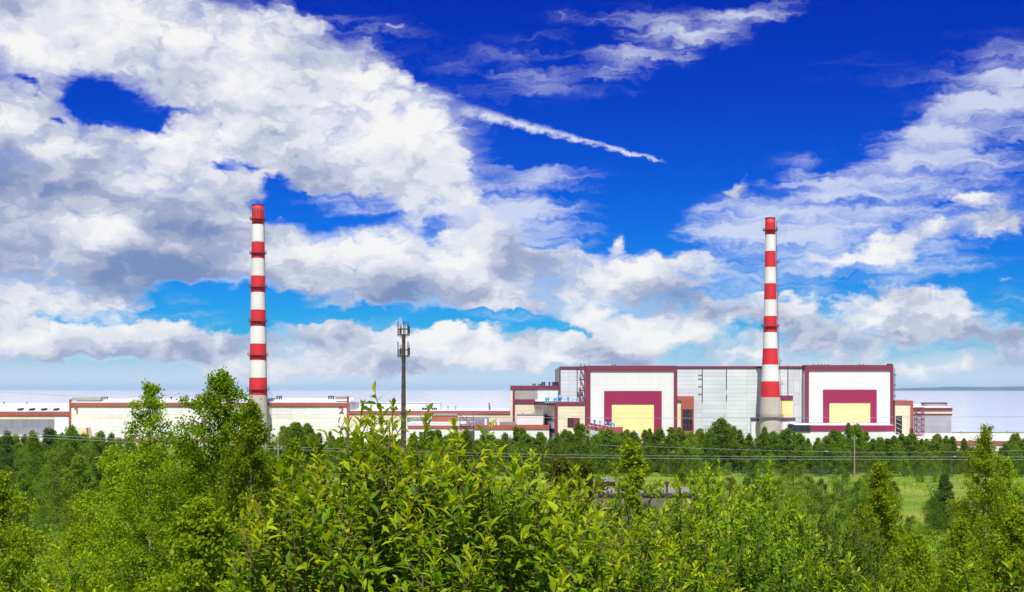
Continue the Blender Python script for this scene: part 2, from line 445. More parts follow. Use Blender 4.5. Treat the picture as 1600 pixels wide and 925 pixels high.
class MB:
    """collects simple solids (world coordinates) and links them as ONE mesh"""
    def __init__(self):
        self.v, self.f = [], []

    def quad_solid(self, a):      # 8 points: bottom 4 (ccw from below-left), top 4
        n = len(self.v)
        self.v += [tuple(p) for p in a]
        for q in ((0, 3, 2, 1), (4, 5, 6, 7), (0, 1, 5, 4), (1, 2, 6, 5), (2, 3, 7, 6), (3, 0, 4, 7)):
            self.f.append(tuple(n + i for i in q))
        return self

    def box(self, x0, x1, y0, y1, z0, z1):
        return self.quad_solid([(x0, y0, z0), (x1, y0, z0), (x1, y1, z0), (x0, y1, z0), (x0, y0, z1), (x1, y0, z1), (x1, y1, z1), (x0, y1, z1)])

    def bar(self, a, b, w, h=None):
        """square bar from a to b"""
        h = h or w
        a, b = Vector(a), Vector(b)
        d = (b - a).normalized()
        up = Vector((0, 0, 1)) if abs(d.z) < 0.9 else Vector((0, 1, 0))
        s = d.cross(up).normalized() * (w / 2)
        u = s.cross(d).normalized() * (h / 2)
        return self.quad_solid([a - s - u, a + s - u, b + s - u, b - s - u, a - s + u, a + s + u, b + s + u, b - s + u])

    def tube(self, pts, radii, sides=6, cap=True):
        pts = [Vector(p) for p in pts]
        if not hasattr(radii, '__len__'):
            radii = [radii] * len(pts)
        rings = []
        ref = Vector((0.31, 0.95, 0.05))
        for i, p in enumerate(pts):
            d = (pts[min(i + 1, len(pts) - 1)] - pts[max(i - 1, 0)]).normalized()
            if abs(d.dot(ref)) > 0.95:
                ref = Vector((1, 0, 0.1)).normalized()
            s = d.cross(ref).normalized()
            u = s.cross(d)
            n = len(self.v)
            for k in range(sides):
                t = 2 * math.pi * k / sides
                self.v.append(tuple(p + (s * math.cos(t) + u * math.sin(t)) * radii[i]))
            rings.append(n)
        for a, b in zip(rings[:-1], rings[1:]):
            for k in range(sides):
                k2 = (k + 1) % sides
                self.f.append((a + k, a + k2, b + k2, b + k))
        if cap:
            self.f.append(tuple(rings[0] + k for k in reversed(range(sides))))
            self.f.append(tuple(rings[-1] + k for k in range(sides)))
        return self

    def lathe(self, cx, cy, prof, seg=32, cap=True):
        """prof: list of (radius, z)"""
        base = len(self.v)
        for r, z in prof:
            for k in range(seg):
                t = 2 * math.pi * k / seg
                self.v.append((cx + r * math.cos(t), cy + r * math.sin(t), z))
        for i in range(len(prof) - 1):
            for k in range(seg):
                k2 = (k + 1) % seg
                a, b = base + i * seg, base + (i + 1) * seg
                self.f.append((a + k, a + k2, b + k2, b + k))
        if cap:
            self.f.append(tuple(base + k for k in reversed(range(seg))))
            self.f.append(tuple(base + (len(prof) - 1) * seg + k for k in range(seg)))
        return self

    def build(self, name, mat, parent=None, smooth=False):
        org = ORIGIN[parent] if parent is not None else Vector((0, 0, 0))
        me = bpy.data.meshes.new(name)
        me.from_pydata([(x - org.x, y - org.y, z - org.z) for x, y, z in self.v], [], self.f)
        me.materials.append(mat)
        if smooth:
            me.shade_smooth()
        me.update()
        return link(name, me, parent)


def np_mesh(name, verts, faces, mats, mat_index=None, smooth=False):
    """verts (N,3), faces (M,k) numpy -> mesh"""
    me = bpy.data.meshes.new(name)
    k = faces.shape[1]
    me.vertices.add(len(verts))
    me.vertices.foreach_set("co", np.ascontiguousarray(verts, dtype=np.float32).ravel())
    me.loops.add(len(faces) * k)
    me.loops.foreach_set("vertex_index", np.ascontiguousarray(faces, dtype=np.int32).ravel())
    me.polygons.add(len(faces))
    me.polygons.foreach_set("loop_start", np.arange(0, len(faces) * k, k, dtype=np.int32))
    for m in mats:
        me.materials.append(m)
    if mat_index is not None:
        me.polygons.foreach_set("material_index", np.ascontiguousarray(mat_index, dtype=np.int32))
    if smooth:
        me.polygons.foreach_set("use_smooth", np.ones(len(faces), dtype=bool))
    me.update(calc_edges=True)
    return me


def at(px, py, Y):
    """the point at depth Y that the photograph shows at pixel (px, py)"""
    return Vector(((px - 800.0) / FPX * Y, Y, CAM_Z + (HORIZON - py) / FPX * Y))


# ------------------------------------------------------------------ helpers: materials
def new_mat(name):
    m = bpy.data.materials.new(name)
    m.use_nodes = True
    m.node_tree.nodes.clear()
    return m, NT(m.node_tree)


def paint(name, col, rough=0.6, var=0.08, dirt=0.15, dirt_col=(0.25, 0.21, 0.17), streak=True, scale=0.25, obj_var=0.0, bump=0.0, spec=0.4, metallic=0.0):
    """weathered painted surface: tone changes from panel to panel, faint blotches and rain streaks"""
    m, t = new_mat(name)
    geo = t.n('ShaderNodeNewGeometry')
    pos = geo.outputs['Position']
    big = t.noise(pos, scale * 0.35, 3.0, 0.6)
    st = t.noise(t.mapping(pos, scl=(1.6, 1.6, 0.16)) if streak else pos, scale * 2.0, 5.0, 0.65)
    c = (*col, 1)
    cc = t.mix(t.mapr(big, 0.3, 0.7, 0.0, 1.0), tuple(x * (1 - var) for x in col) + (1,), tuple(min(1, x * (1 + var)) for x in col) + (1,))
    if obj_var:
        oi = t.n('ShaderNodeObjectInfo')
        k = t.mapr(oi.outputs['Random'], 0, 1, 1 - obj_var, 1 + obj_var * 0.6)
        kk = t.n('ShaderNodeCombineColor')
        for i in range(3):
            t.put(kk.inputs[i], k)
        cc = t.mix(1.0, cc, kk.outputs[0], 'MULTIPLY')
    cc = t.mix(t.mapr(st, 0.52, 0.80, 0.0, dirt), cc, (*dirt_col, 1))
    p = t.n('ShaderNodeBsdfPrincipled')
    t.put(p.inputs['Base Color'], cc)
    t.put(p.inputs['Roughness'], t.mapr(st, 0.3, 0.7, rough - 0.08, rough + 0.08))
    p.inputs['Specular IOR Level'].default_value = spec
    p.inputs['Metallic'].default_value = metallic
    if bump:
        b = t.n('ShaderNodeBump')
        b.inputs['Strength'].default_value = bump
        b.inputs['Distance'].default_value = 0.05
        t.put(b.inputs['Height'], st)
        t.put(p.inputs['Normal'], b.outputs[0])
    o = t.n('ShaderNodeOutputMaterial')
    t.put(o.inputs[0], p.outputs[0])
    return m


M = {}
M['white'] = paint('white_paint', (0.72, 0.72, 0.71), var=0.03, dirt=0.10)
M['panel_white'] = paint('white_panel', (0.83, 0.82, 0.79), obj_var=0.05, dirt=0.20, dirt_col=(0.42, 0.33, 0.24))
M['panel_cream'] = paint('pale_cream_panel', (0.80, 0.74, 0.63), obj_var=0.05, dirt=0.22, dirt_col=(0.45, 0.33, 0.22))
M['panel_blue'] = paint('cool_white_panel', (0.60, 0.625, 0.67), obj_var=0.07, dirt=0.16, dirt_col=(0.32, 0.33, 0.35))
M['panel_cyan'] = paint('pale_panel', (0.64, 0.69, 0.70), obj_var=0.06, dirt=0.18, dirt_col=(0.36, 0.38, 0.38))
M['cream'] = paint('cream_panel', (0.76, 0.66, 0.47), obj_var=0.05, dirt=0.25, dirt_col=(0.40, 0.30, 0.18))
M['yellow'] = paint('yellow_panel', (0.86, 0.72, 0.31), obj_var=0.035, dirt=0.07, dirt_col=(0.5, 0.4, 0.2), var=0.03)
M['burgundy'] = paint('burgundy_paint', (0.19, 0.030, 0.065), var=0.07, dirt=0.10, dirt_col=(0.25, 0.10, 0.12))
M['magenta'] = paint('magenta_paint', (0.29, 0.014, 0.075), var=0.05, dirt=0.05, dirt_col=(0.3, 0.1, 0.15))
M['brick_red'] = paint('red_brown_paint', (0.36, 0.095, 0.065), var=0.12, dirt=0.25, dirt_col=(0.45, 0.25, 0.2))
M['red_pink'] = paint('faded_red_paint', (0.42, 0.09, 0.10), var=0.15, dirt=0.3, dirt_col=(0.3, 0.2, 0.2))
M['roof'] = paint('white_roof', (0.68, 0.68, 0.70), var=0.06, dirt=0.15, streak=False)
M['roof_grey'] = paint('grey_roof', (0.24, 0.225, 0.21), var=0.15, dirt=0.4, streak=False)
M['grey_wall'] = paint('grey_glazing', (0.24, 0.245, 0.28), var=0.08, dirt=0.2, rough=0.4, obj_var=0.12)
M['weathered'] = paint('weathered_wall', (0.33, 0.31, 0.29), var=0.2, dirt=0.55, dirt_col=(0.30, 0.20, 0.10), obj_var=0.06)
M['lavender'] = paint('lavender_wall', (0.43, 0.42, 0.48), var=0.06, dirt=0.2, obj_var=0.06)
M['purple'] = paint('dark_purple_band', (0.085, 0.05, 0.105), var=0.15, dirt=0.2)
M['joint'] = paint('joint', (0.60, 0.59, 0.58), var=0.1, dirt=0.1)
M['joint_dark'] = paint('dark_joint', (0.34, 0.34, 0.36), var=0.1, dirt=0.1)  # darker joint tone so the reactor hall's panel seams show
M['glass'] = paint('dark_glass', (0.03, 0.035, 0.05), rough=0.15, var=0.3, dirt=0.1, obj_var=0.4, spec=0.6)
M['dark'] = paint('dark_metal', (0.035, 0.03, 0.035), rough=0.5)
M['steel'] = paint('grey_steel', (0.30, 0.30, 0.31), rough=0.45, dirt=0.2)
M['blue_vent'] = paint('blue_vent', (0.04, 0.36, 0.62), rough=0.45, dirt=0.15)
M['concrete'] = paint('concrete', (0.50, 0.45, 0.39), var=0.08, dirt=0.35, dirt_col=(0.28, 0.25, 0.22), rough=0.85, bump=0.2)
M['chimney_red'] = paint('chimney_red', (0.62, 0.022, 0.032), var=0.14, dirt=0.22, dirt_col=(0.45, 0.06, 0.05), obj_var=0.05)
M['chimney_white'] = paint('chimney_white', (0.76, 0.74, 0.72), var=0.06, dirt=0.28, dirt_col=(0.5, 0.44, 0.38), obj_var=0.03)
M['rust'] = paint('rusty_steel', (0.075, 0.05, 0.038), var=0.3, dirt=0.6, dirt_col=(0.05, 0.032, 0.025), rough=0.8, scale=1.2)
M['wood'] = paint('grey_wood', (0.30, 0.24, 0.17), var=0.2, dirt=0.4, rough=0.85, scale=2)
M['wire'] = paint('aluminium_wire', (0.42, 0.43, 0.43), rough=0.35, dirt=0.1, metallic=0.3)
M['fence_grey'] = paint('fence_grey', (0.10, 0.115, 0.125), rough=0.6)
M['number'] = paint('number_paint', (0.38, 0.10, 0.07), var=0.1, dirt=0.3, dirt_col=(0.6, 0.5, 0.4))


def leaf_mat(name, cols, trans=0.55, rough=0.5, tcol=None):
    """two-sided leaf: every leaf its own tone between the given colours, light shines through"""
    m, t = new_mat(name)
    geo = t.n('ShaderNodeNewGeometry')
    oi = t.n('ShaderNodeObjectInfo')
    rnd = t.math('FRACT', t.math('ADD', geo.outputs['Random Per Island'], oi.outputs['Random']))
    rp = t.n('ShaderNodeValToRGB')
    t.put(rp.inputs[0], rnd)
    cr_ = rp.color_ramp
    cr_.elements[0].color = (*cols[0], 1)
    cr_.elements[1].color = (*cols[-1], 1)
    for i, c in enumerate(cols[1:-1]):
        e = cr_.elements.new((i + 1) / (len(cols) - 1))
        e.color = (*c, 1)
    col_ = rp.outputs[0]
    hs = t.n('ShaderNodeHueSaturation')
    t.put(hs.inputs['Color'], col_)
    t.put(hs.inputs['Value'], t.mapr(oi.outputs['Random'], 0, 1, 0.80, 1.2))
    t.put(hs.inputs['Hue'], t.mapr(oi.outputs['Random'], 0, 1, 0.49, 0.508))
    col_ = hs.outputs[0]
    p = t.n('ShaderNodeBsdfPrincipled')
    t.put(p.inputs['Base Color'], col_)
    p.inputs['Roughness'].default_value = rough
    p.inputs['Specular IOR Level'].default_value = 0.16
    tr_ = t.n('ShaderNodeBsdfTranslucent')
    t.put(tr_.inputs[0], t.mix(1.0, col_, (*(tcol or (1.5, 1.5, 0.5)), 1), 'MULTIPLY'))
    mx = t.n('ShaderNodeMixShader')
    mx.inputs[0].default_value = trans
    t.put(mx.inputs[1], p.outputs[0])
    t.put(mx.inputs[2], tr_.outputs[0])
    o = t.n('ShaderNodeOutputMaterial')
    t.put(o.inputs[0], mx.outputs[0])
    return m


M['leaf_birch'] = leaf_mat('birch_leaf', [(0.095, 0.170, 0.004), (0.185, 0.295, 0.005), (0.31, 0.41, 0.008)])
M['leaf_birch_yellow'] = leaf_mat('birch_leaf_yellow', [(0.14, 0.225, 0.004), (0.25, 0.35, 0.006), (0.38, 0.47, 0.012)])
M['leaf_birch_dark'] = leaf_mat('birch_leaf_dark', [(0.06, 0.08, 0.008), (0.10, 0.125, 0.01), (0.20, 0.15, 0.02)])
M['leaf_willow'] = leaf_mat('willow_leaf', [(0.080, 0.170, 0.005), (0.155, 0.275, 0.006), (0.26, 0.37, 0.008)], trans=0.5)
M['leaf_young'] = leaf_mat('young_willow_leaf', [(0.26, 0.39, 0.008), (0.40, 0.49, 0.01), (0.52, 0.55, 0.02)], trans=0.5)
M['leaf_shrub'] = leaf_mat('shrub_leaf', [(0.058, 0.125, 0.006), (0.105, 0.190, 0.007), (0.18, 0.27, 0.01)])
M['leaf_tree'] = leaf_mat('tree_leaf', [(0.085, 0.160, 0.012), (0.15, 0.245, 0.014), (0.24, 0.33, 0.018)], trans=0.55)
M['leaf_tree_light'] = leaf_mat('light_tree_leaf', [(0.11, 0.19, 0.012), (0.19, 0.28, 0.014), (0.28, 0.36, 0.02)], trans=0.5)
M['leaf_dark'] = leaf_mat('dark_tree_leaf', [(0.036, 0.085, 0.010), (0.064, 0.130, 0.012), (0.11, 0.18, 0.016)], trans=0.35)
M['leaf_grass'] = leaf_mat('grass_blade', [(0.14, 0.25, 0.010), (0.22, 0.35, 0.014), (0.33, 0.42, 0.03)], trans=0.4)
M['bark'] = paint('bark', (0.10, 0.075, 0.05), var=0.3, dirt=0.5, dirt_col=(0.04, 0.03, 0.02), rough=0.9, scale=6)
M['bark_birch'] = paint('birch_bark', (0.34, 0.25, 0.18), var=0.2, dirt=0.6, dirt_col=(0.08, 0.05, 0.035), rough=0.8, scale=9, streak=False)
M['twig'] = paint('twig', (0.13, 0.085, 0.045), var=0.3, dirt=0.3, rough=0.8, scale=5)

#### STRUCTURE
# ------------------------------------------------------------------ ground, sea, far coast, air
PROF_Y = np.array([-3000, -80, 0, 6, 18, 40, 80, 150, 215, 250, 860, 905, 960, 3000.])
PROF_Z = np.array([27.6, 27.5, 27.3, 26.3, 24.6, 20.5, 13.3, 4.6, 0.5, 0, 0, -1.2, -4, -9.])


def ground_z(x, y):
    return float(np.interp(y, PROF_Y, PROF_Z))


def smooth_prof(y):
    s = np.maximum(0.4, np.minimum(np.abs(y) * 0.12, 12))
    return sum(np.interp(y + k * s, PROF_Y, PROF_Z) for k in (-1, -.5, 0, .5, 1)) / 5


ys = np.unique(np.concatenate([np.linspace(-3000, -80, 6), np.linspace(-80, 30, 56), np.linspace(30, 240, 71), np.linspace(240, 860, 90), np.linspace(860, 960, 21), np.linspace(960, 3000, 8)]))
xs = np.unique(np.concatenate([np.linspace(-4000, -420, 10), np.linspace(-420, 420, 141), np.linspace(420, 4000, 10)]))
gxx, gyy = np.meshgrid(xs, ys)
rng = np.random.default_rng(5)
wob = np.zeros_like(gxx)
for k in range(14):
    a, ph, wl = rng.uniform(0, 6.28), rng.uniform(0, 6.28), rng.uniform(5, 60)
    wob += np.sin((gxx * math.cos(a) + gyy * math.sin(a)) * 6.28 / wl + ph) * wl * 0.0035
far_fade = np.clip((430 - gyy) / 60, 0, 1)
gzz = smooth_prof(gyy) + wob * far_fade * np.clip(np.abs(gyy) / 20, 0.2, 1)
idx = np.arange(len(ys) * len(xs)).reshape(len(ys), len(xs))
gf = np.stack([idx[:-1, :-1], idx[:-1, 1:], idx[1:, 1:], idx[1:, :-1]], -1).reshape(-1, 4)
gm, t = new_mat('meadow')
geo = t.n('ShaderNodeNewGeometry')
n1 = t.noise(geo.outputs['Position'], 0.05, 4, 0.6)
n2 = t.noise(geo.outputs['Position'], 0.9, 5, 0.65)
c1 = t.mix(t.mapr(n1, 0.40, 0.60, 0, 1), (0.13, 0.25, 0.015, 1), (0.30, 0.31, 0.06, 1))
c2 = t.mix(t.mapr(n2, 0.40, 0.72, 0, 0.75), c1, (0.09, 0.16, 0.014, 1))
gp = t.n('ShaderNodeBsdfPrincipled')
t.put(gp.inputs['Base Color'], c2)
gp.inputs['Roughness'].default_value = 0.95
gp.inputs['Specular IOR Level'].default_value = 0.1
gb = t.n('ShaderNodeBump')
gb.inputs['Strength'].default_value = 0.9
gb.inputs['Distance'].default_value = 0.5
t.put(gb.inputs['Height'], n2)
t.put(gp.inputs['Normal'], gb.outputs[0])
go = t.n('ShaderNodeOutputMaterial')
t.put(go.inputs[0], gp.outputs[0])
ground = link('ground', np_mesh('ground', np.stack([gxx.ravel(), gyy.ravel(), gzz.ravel()], -1), gf, [gm], smooth=True))
tag(ground, 'green meadow and slope between the hill and the plant', None, None, 'structure')

# sea
sm, t = new_mat('sea_water')
geo = t.n('ShaderNodeNewGeometry')
wv = t.noise(t.mapping(geo.outputs['Position'], scl=(1.0, 0.45, 1.0)), 0.03, 5, 0.6)
sp = t.n('ShaderNodeBsdfPrincipled')
sp.inputs['Base Color'].default_value = (0.80, 0.76, 0.78, 1)  # far paler than water: the sky's glare is put into the base colour
t.put(sp.inputs['Roughness'], t.mapr(wv, 0.3, 0.7, 0.08, 0.16))
sp.inputs['IOR'].default_value = 1.33
sb_ = t.n('ShaderNodeBump')
sb_.inputs['Strength'].default_value = 0.05
sb_.inputs['Distance'].default_value = 1.0
t.put(sb_.inputs['Height'], wv)
t.put(sp.inputs['Normal'], sb_.outputs[0])
so = t.n('ShaderNodeOutputMaterial')
t.put(so.inputs[0], sp.outputs[0])
SEA = 40000.0
seagrid_y = np.concatenate([[880], np.geomspace(1000, SEA, 24)])
seagrid_x = np.concatenate([-np.geomspace(60, 22000, 14)[::-1], [0], np.geomspace(60, 22000, 14)])
sx, sy = np.meshgrid(seagrid_x, seagrid_y)
idx = np.arange(sx.size).reshape(sx.shape)
sf = np.stack([idx[:-1, :-1], idx[:-1, 1:], idx[1:, 1:], idx[1:, :-1]], -1).reshape(-1, 4)
sea = link('sea', np_mesh('sea', np.stack([sx.ravel(), sy.ravel(), np.full(sx.size, -1.0)], -1), sf, [sm]))
tag(sea, 'pale calm sea behind the plant', None, None, 'structure')

# far wooded coast at the right
HY = 26000.0
hx = np.linspace(at(1403, 0, HY).x, at(1403, 0, HY).x + 11000, 150)
tt = (hx - hx[0]) / 2600.0
hh = 26 + 66 * np.clip(tt, 0, 1) ** 0.6 + 9 * np.sin(tt * 5.1) + 5 * np.sin(tt * 13 + 1) + rng.normal(0, 2.5, len(hx))
hh *= np.clip(tt * 14, 0.12, 1)
rows = []
for k, (dy, f) in enumerate(((0, 0.0), (60, 0.45), (220, 0.85), (500, 1.0), (1100, 0.6), (1600, 0.0))):
    rows.append(np.stack([hx, np.full_like(hx, HY + dy), -1.6 + hh * f], -1))
hv = np.concatenate(rows)
idx = np.arange(len(hv)).reshape(len(rows), len(hx))
hf = np.stack([idx[:-1, :-1], idx[:-1, 1:], idx[1:, 1:], idx[1:, :-1]], -1).reshape(-1, 4)
M['far_wood'] = paint('far_wood', (0.04, 0.07, 0.035), var=0.3, dirt=0.2, rough=0.95, streak=False, scale=0.01)
hills = link('hills', np_mesh('hills', hv, hf, [M['far_wood']], smooth=True))
tag(hills, 'low wooded far coast fading blue beyond the sea', None, None, 'structure')

# the air itself
hz = MB().box(-24000, 24000, -3500, SEA + 1500, -12, 132)
hm = bpy.data.materials.new('air')
hm.use_nodes = True
ht = NT(hm.node_tree)
hm.node_tree.nodes.clear()
pv = ht.n('ShaderNodeVolumePrincipled')
pv.inputs['Color'].default_value = (0.50, 0.74, 1.0, 1)
pv.inputs['Density'].default_value = 2.2e-5
pv.inputs['Anisotropy'].default_value = -0.25
ho = ht.n('ShaderNodeOutputMaterial')
ht.put(ho.inputs['Volume'], pv.outputs[0])
haze = hz.build('haze', hm)
haze['kind'] = 'stuff'
tag(haze, 'thin pale sea air fading the far coast', None, None, 'stuff')

# ------------------------------------------------------------------ the plant
def pbox(root, name, mat, x0, x1, y0, y1, Y, depth, zmin=None):
    """box part: front face at depth Y fills photograph columns x0..x1 and rows y0..y1"""
    a, b = at(x0, y1, Y), at(x1, y0, Y)
    z0 = a.z if zmin is None else zmin
    return MB().box(a.x, b.x, Y, Y + depth, z0, b.z).build(name, mat, root)


def slope_roof(root, mat, x0, x1, yf, Yf, yb, Yb, th=0.35, name='roof'):
    """roof slab rising from its front edge (row yf at depth Yf) to its back edge (row yb at depth Yb)"""
    a, b = at(x0, yf, Yf), at(x1, yf, Yf)
    zc = at(x0, yb, Yb).z
    mb = MB()
    mb.quad_solid([(a.x, Yf, a.z - th), (b.x, Yf, a.z - th), (b.x, Yb, zc - th), (a.x, Yb, zc - th), (a.x, Yf, a.z), (b.x, Yf, a.z), (b.x, Yb, zc), (a.x, Yb, zc)])
    return mb.build(name, mat, root)


_panel_mesh = {}


def panel_mesh(w, h, th, mat):
    key = (round(w, 3), round(h, 3), round(th, 3), mat.name)
    if key not in _panel_mesh:
        g = min(0.04, w * 0.03)
        c = min(0.04, th * 0.6)
        v = []
        for (d, i) in ((th, 0.0), (c, 0.0), (0.0, c)):
            for sx_, sz_ in ((-1, -1), (1, -1), (1, 1), (-1, 1)):
                v.append((sx_ * (w / 2 - g - i), d, sz_ * (h / 2 - g - i)))
        f = [(8, 9, 10, 11)]
        for a in (0, 4):
            for k in range(4):
                k2 = (k + 1) % 4
                f.append((a + k, a + k2, a + 4 + k2, a + 4 + k))
        me = bpy.data.meshes.new('panel')
        me.from_pydata(v, [], f)
        me.materials.append(mat)
        _panel_mesh[key] = me
    return _panel_mesh[key]


def panels(root, mat, x0, x1, y0, y1, Y, cols, rows, th=0.09, name='panel', mats=None, skip=None):
    """a field of single cladding panels standing proud of a wall whose face is at depth Y"""
    a, b = at(x0, y1, Y), at(x1, y0, Y)
    w, h = (b.x - a.x) / cols, (b.z - a.z) / rows
    org = ORIGIN[root]
    for j in range(rows):
        mj = mats[min(j, len(mats) - 1)] if mats else mat
        me = panel_mesh(w, h, th, mj)
        for i in range(cols):
            if skip and skip(i, j):
                continue
            link(name, me, root, (a.x + (i + .5) * w - org.x, Y - th - org.y, b.z - (j + .5) * h - org.z))


def bpos(px, Y):
    return ((px - 800) / FPX * Y, Y, 0.0)


def pipe_vents(root, pxs, y0, y1, Y, r=0.28, mat=None, name='roof_pipe'):
    for px in pxs:
        a, b = at(px, y1, Y), at(px, y0, Y)
        MB().lathe(a.x, Y, [(r, a.z - 0.6), (r, b.z - 0.5), (r * 1.5, b.z - 0.45), (r * 1.5, b.z - 0.05), (r * 0.5, b.z)], 8).build(name, mat or M['dark'], root)


def windows(root, x0, x1, y0, y1, Y, cols, rows, frame=M['burgundy'], glass=M['glass'], fw=0.18, name='window'):
    """framed window: the frame is the part, each pane a sub-part set back in it"""
    a, b = at(x0, y1, Y), at(x1, y0, Y)
    mb = MB()
    w, h = (b.x - a.x) / cols, (b.z - a.z) / rows
    for i in range(cols + 1):
        x = a.x + i * w
        mb.box(x - fw / 2, x + fw / 2, Y - 0.16, Y + 0.05, a.z, b.z)
    for j in range(rows + 1):
        z = a.z + j * h
        mb.box(a.x - fw / 2, b.x + fw / 2, Y - 0.19, Y + 0.045, z - fw / 2, z + fw / 2)
    fr = mb.build(name, frame, root)
    me = panel_mesh(w - fw, h - fw, 0.06, glass)
    org = ORIGIN[root]
    for j in range(rows):
        for i in range(cols):
            link('pane', me, fr, (a.x + (i + .5) * w - org.x, Y - 0.10 - org.y, a.z + (j + .5) * h - org.z))
    return fr


# --- far left hall
YA = 660.0
A = empty('plant_hall', bpos(40, YA), 'low hall with sloping white roof, dark roof hatches and grey glazing at the left edge', 'hall')
pbox(A, 'wall', M['joint'], -160, 107.6, 650, 712, YA, 40, 0)
slope_roof(A, M['roof'], -160, 108, 643, YA - 0.2, 630, YA + 34)
pbox(A, 'eaves_band', M['brick_red'], -160, 107.4, 643, 649.6, YA - 0.6, 0.9)
panels(A, M['cream'], -160, 85, 650, 655, YA, 12, 1)
panels(A, M['grey_wall'], -160, 85, 655.3, 680, YA, 24, 2, name='glazing_panel')
panels(A, M['panel_white'], 85, 107, 650, 681, YA, 2, 4)
pbox(A, 'ledge', M['roof'], -160, 107, 680, 682, YA - 5, 5)
pbox(A, 'lower_wall', M['white'], -160, 107, 682, 712, YA - 4.6, 4.4, 0)
windows(A, -40, 24, 682.5, 688, YA - 4.6, 8, 1, frame=M['brick_red'])
for px in (30, 48, 67, 86):
    Yv = YA + 3 + 0.0
    a = at(px, 642, Yv)
    h = MB().quad_solid([(a.x - 1.3, Yv, a.z - .6), (a.x + 1.3, Yv, a.z - .6), (a.x + 1.3, Yv + 3, a.z - .6), (a.x - 1.3, Yv + 3, a.z - .6), (a.x - .8, Yv, a.z + 1.2), (a.x + 1.3, Yv, a.z + 1.5), (a.x + 1.3, Yv + 3, a.z + 1.5), (a.x - .8, Yv + 3, a.z + 1.2)]).build('roof_hatch', M['dark'], A)
pipe_vents(A, (6, 42), 628, 631, YA + 30, 0.4, M['steel'])

# --- the long numbered hall
YB = 650.0
B = empty('numbered_hall', bpos(326, YB), 'long cream-white panelled hall marked 1 and 2 with red-brown eaves band', 'hall')
pbox(B, 'wall', M['joint'], 108.5, 544.5, 629, 712, YB, 45, 0)
slope_roof(B, M['roof'], 108.5, 544.5, 629.3, YB - 0.3, 622, YB + 30)
pbox(B, 'eaves_band', M['brick_red'], 111, 541.5, 629.6, 635, YB - 0.7, 1.0)
pbox(B, 'eaves_strip', M['roof'], 111, 541.5, 627.8, 629.4, YB - 0.5, 0.8)
pbox(B, 'corner_strip', M['brick_red'], 108, 110.8, 624, 690, YB - 0.8, 1.2, 0)
pbox(B, 'corner_strip', M['brick_red'], 541.8, 545, 619, 690, YB - 0.8, 1.2, 0)
panels(B, M['panel_white'], 111, 541.5, 635.3, 685.6, YB, 20, 8, mats=[M['panel_white'], M['panel_white'], M['panel_cream'], M['panel_white'], M['panel_white'], M['panel_white'], M['panel_white'], M['panel_white']])
pbox(B, 'base_band', M['brick_red'], 180, 420, 686, 691, YB - 0.6, 0.5)
pbox(B, 'base_wall', M['white'], 111, 541.5, 691.2, 712, YB - 0.4, 0.3, 0)
# yellow lean-to at the left end
a, b = at(112, 690, YB - 6), at(140, 668, YB - 6)
MB().quad_solid([(a.x, YB - 8, 0), (b.x, YB - 8, 0), (b.x, YB - 0.9, 0), (a.x, YB - 0.9, 0), (a.x, YB - 8, b.z), (b.x - 1, YB - 8, b.z), (b.x - 1, YB - 0.9, b.z), (a.x, YB - 0.9, b.z)]).build('lean_to', M['cream'], B)
MB().bar((b.x - 0.6, YB - 8.2, b.z), (b.x + 0.6, YB - 8.2, 0), 0.7).build('lean_to_corner', M['brick_red'], B)
pbox(B, 'roof_hut', M['weathered'], 112, 157, 621.2, 626, YB + 8, 5)
pbox(B, 'roof_hut', M['weathered'], 524, 543, 619.5, 624, YB + 4, 5)
pipe_vents(B, (160.5, 164, 167.5, 245.5, 249, 252.5, 267.5, 290), 620, 627, YB + 22, 0.36)
pipe_vents(B, (433, 436.5, 439.5, 514, 517.5, 521), 618.5, 627, YB + 22, 0.36)


def number(root, ch, px0, py0, py1, Y):
    cu = bpy.data.curves.new('number', 'FONT')
    cu.body = ch
    cu.extrude = 0.06
    cu.offset = 0.035
    tmp = bpy.data.objects.new('tmp_number', cu)
    COL.objects.link(tmp)
    dg = bpy.context.evaluated_depsgraph_get()
    me = bpy.data.meshes.new_from_object(tmp.evaluated_get(dg))
    bpy.data.objects.remove(tmp)
    co = np.array([v.co[:] for v in me.vertices])
    h = co[:, 1].max() - co[:, 1].min()
    a, b = at(px0, py1, Y), at(px0, py0, Y)
    s = (b.z - a.z) / h
    org = ORIGIN[root]
    for v in me.vertices:
        x, y, z = v.co
        v.co = (a.x + (x - co[:, 0].min()) * s * 1.15 - org.x, Y + z - org.y, a.z + (y - co[:, 1].min()) * s - org.z)
    me.materials.clear()
    me.materials.append(M['number'])
    return link('number', me, root)


mb = MB()
n0, n1 = at(119.2, 646.5, YB - .3), at(121.6, 637, YB - .3)
mb.box(n0.x, n1.x, YB - .3, YB - .14, n0.z, n1.z)
mb.quad_solid([(n0.x - 1.0, YB - .3, n1.z - 1.15), (n0.x, YB - .3, n1.z - .75), (n0.x, YB - .14, n1.z - .75), (n0.x - 1.0, YB - .14, n1.z - 1.15), (n0.x - 1.0, YB - .3, n1.z - .45), (n0.x, YB - .3, n1.z), (n0.x, YB - .14, n1.z), (n0.x - 1.0, YB - .14, n1.z - .45)])
mb.build('number', M['number'], B)
number(B, '2', 529.5, 635.5, 646, YB - 0.25)

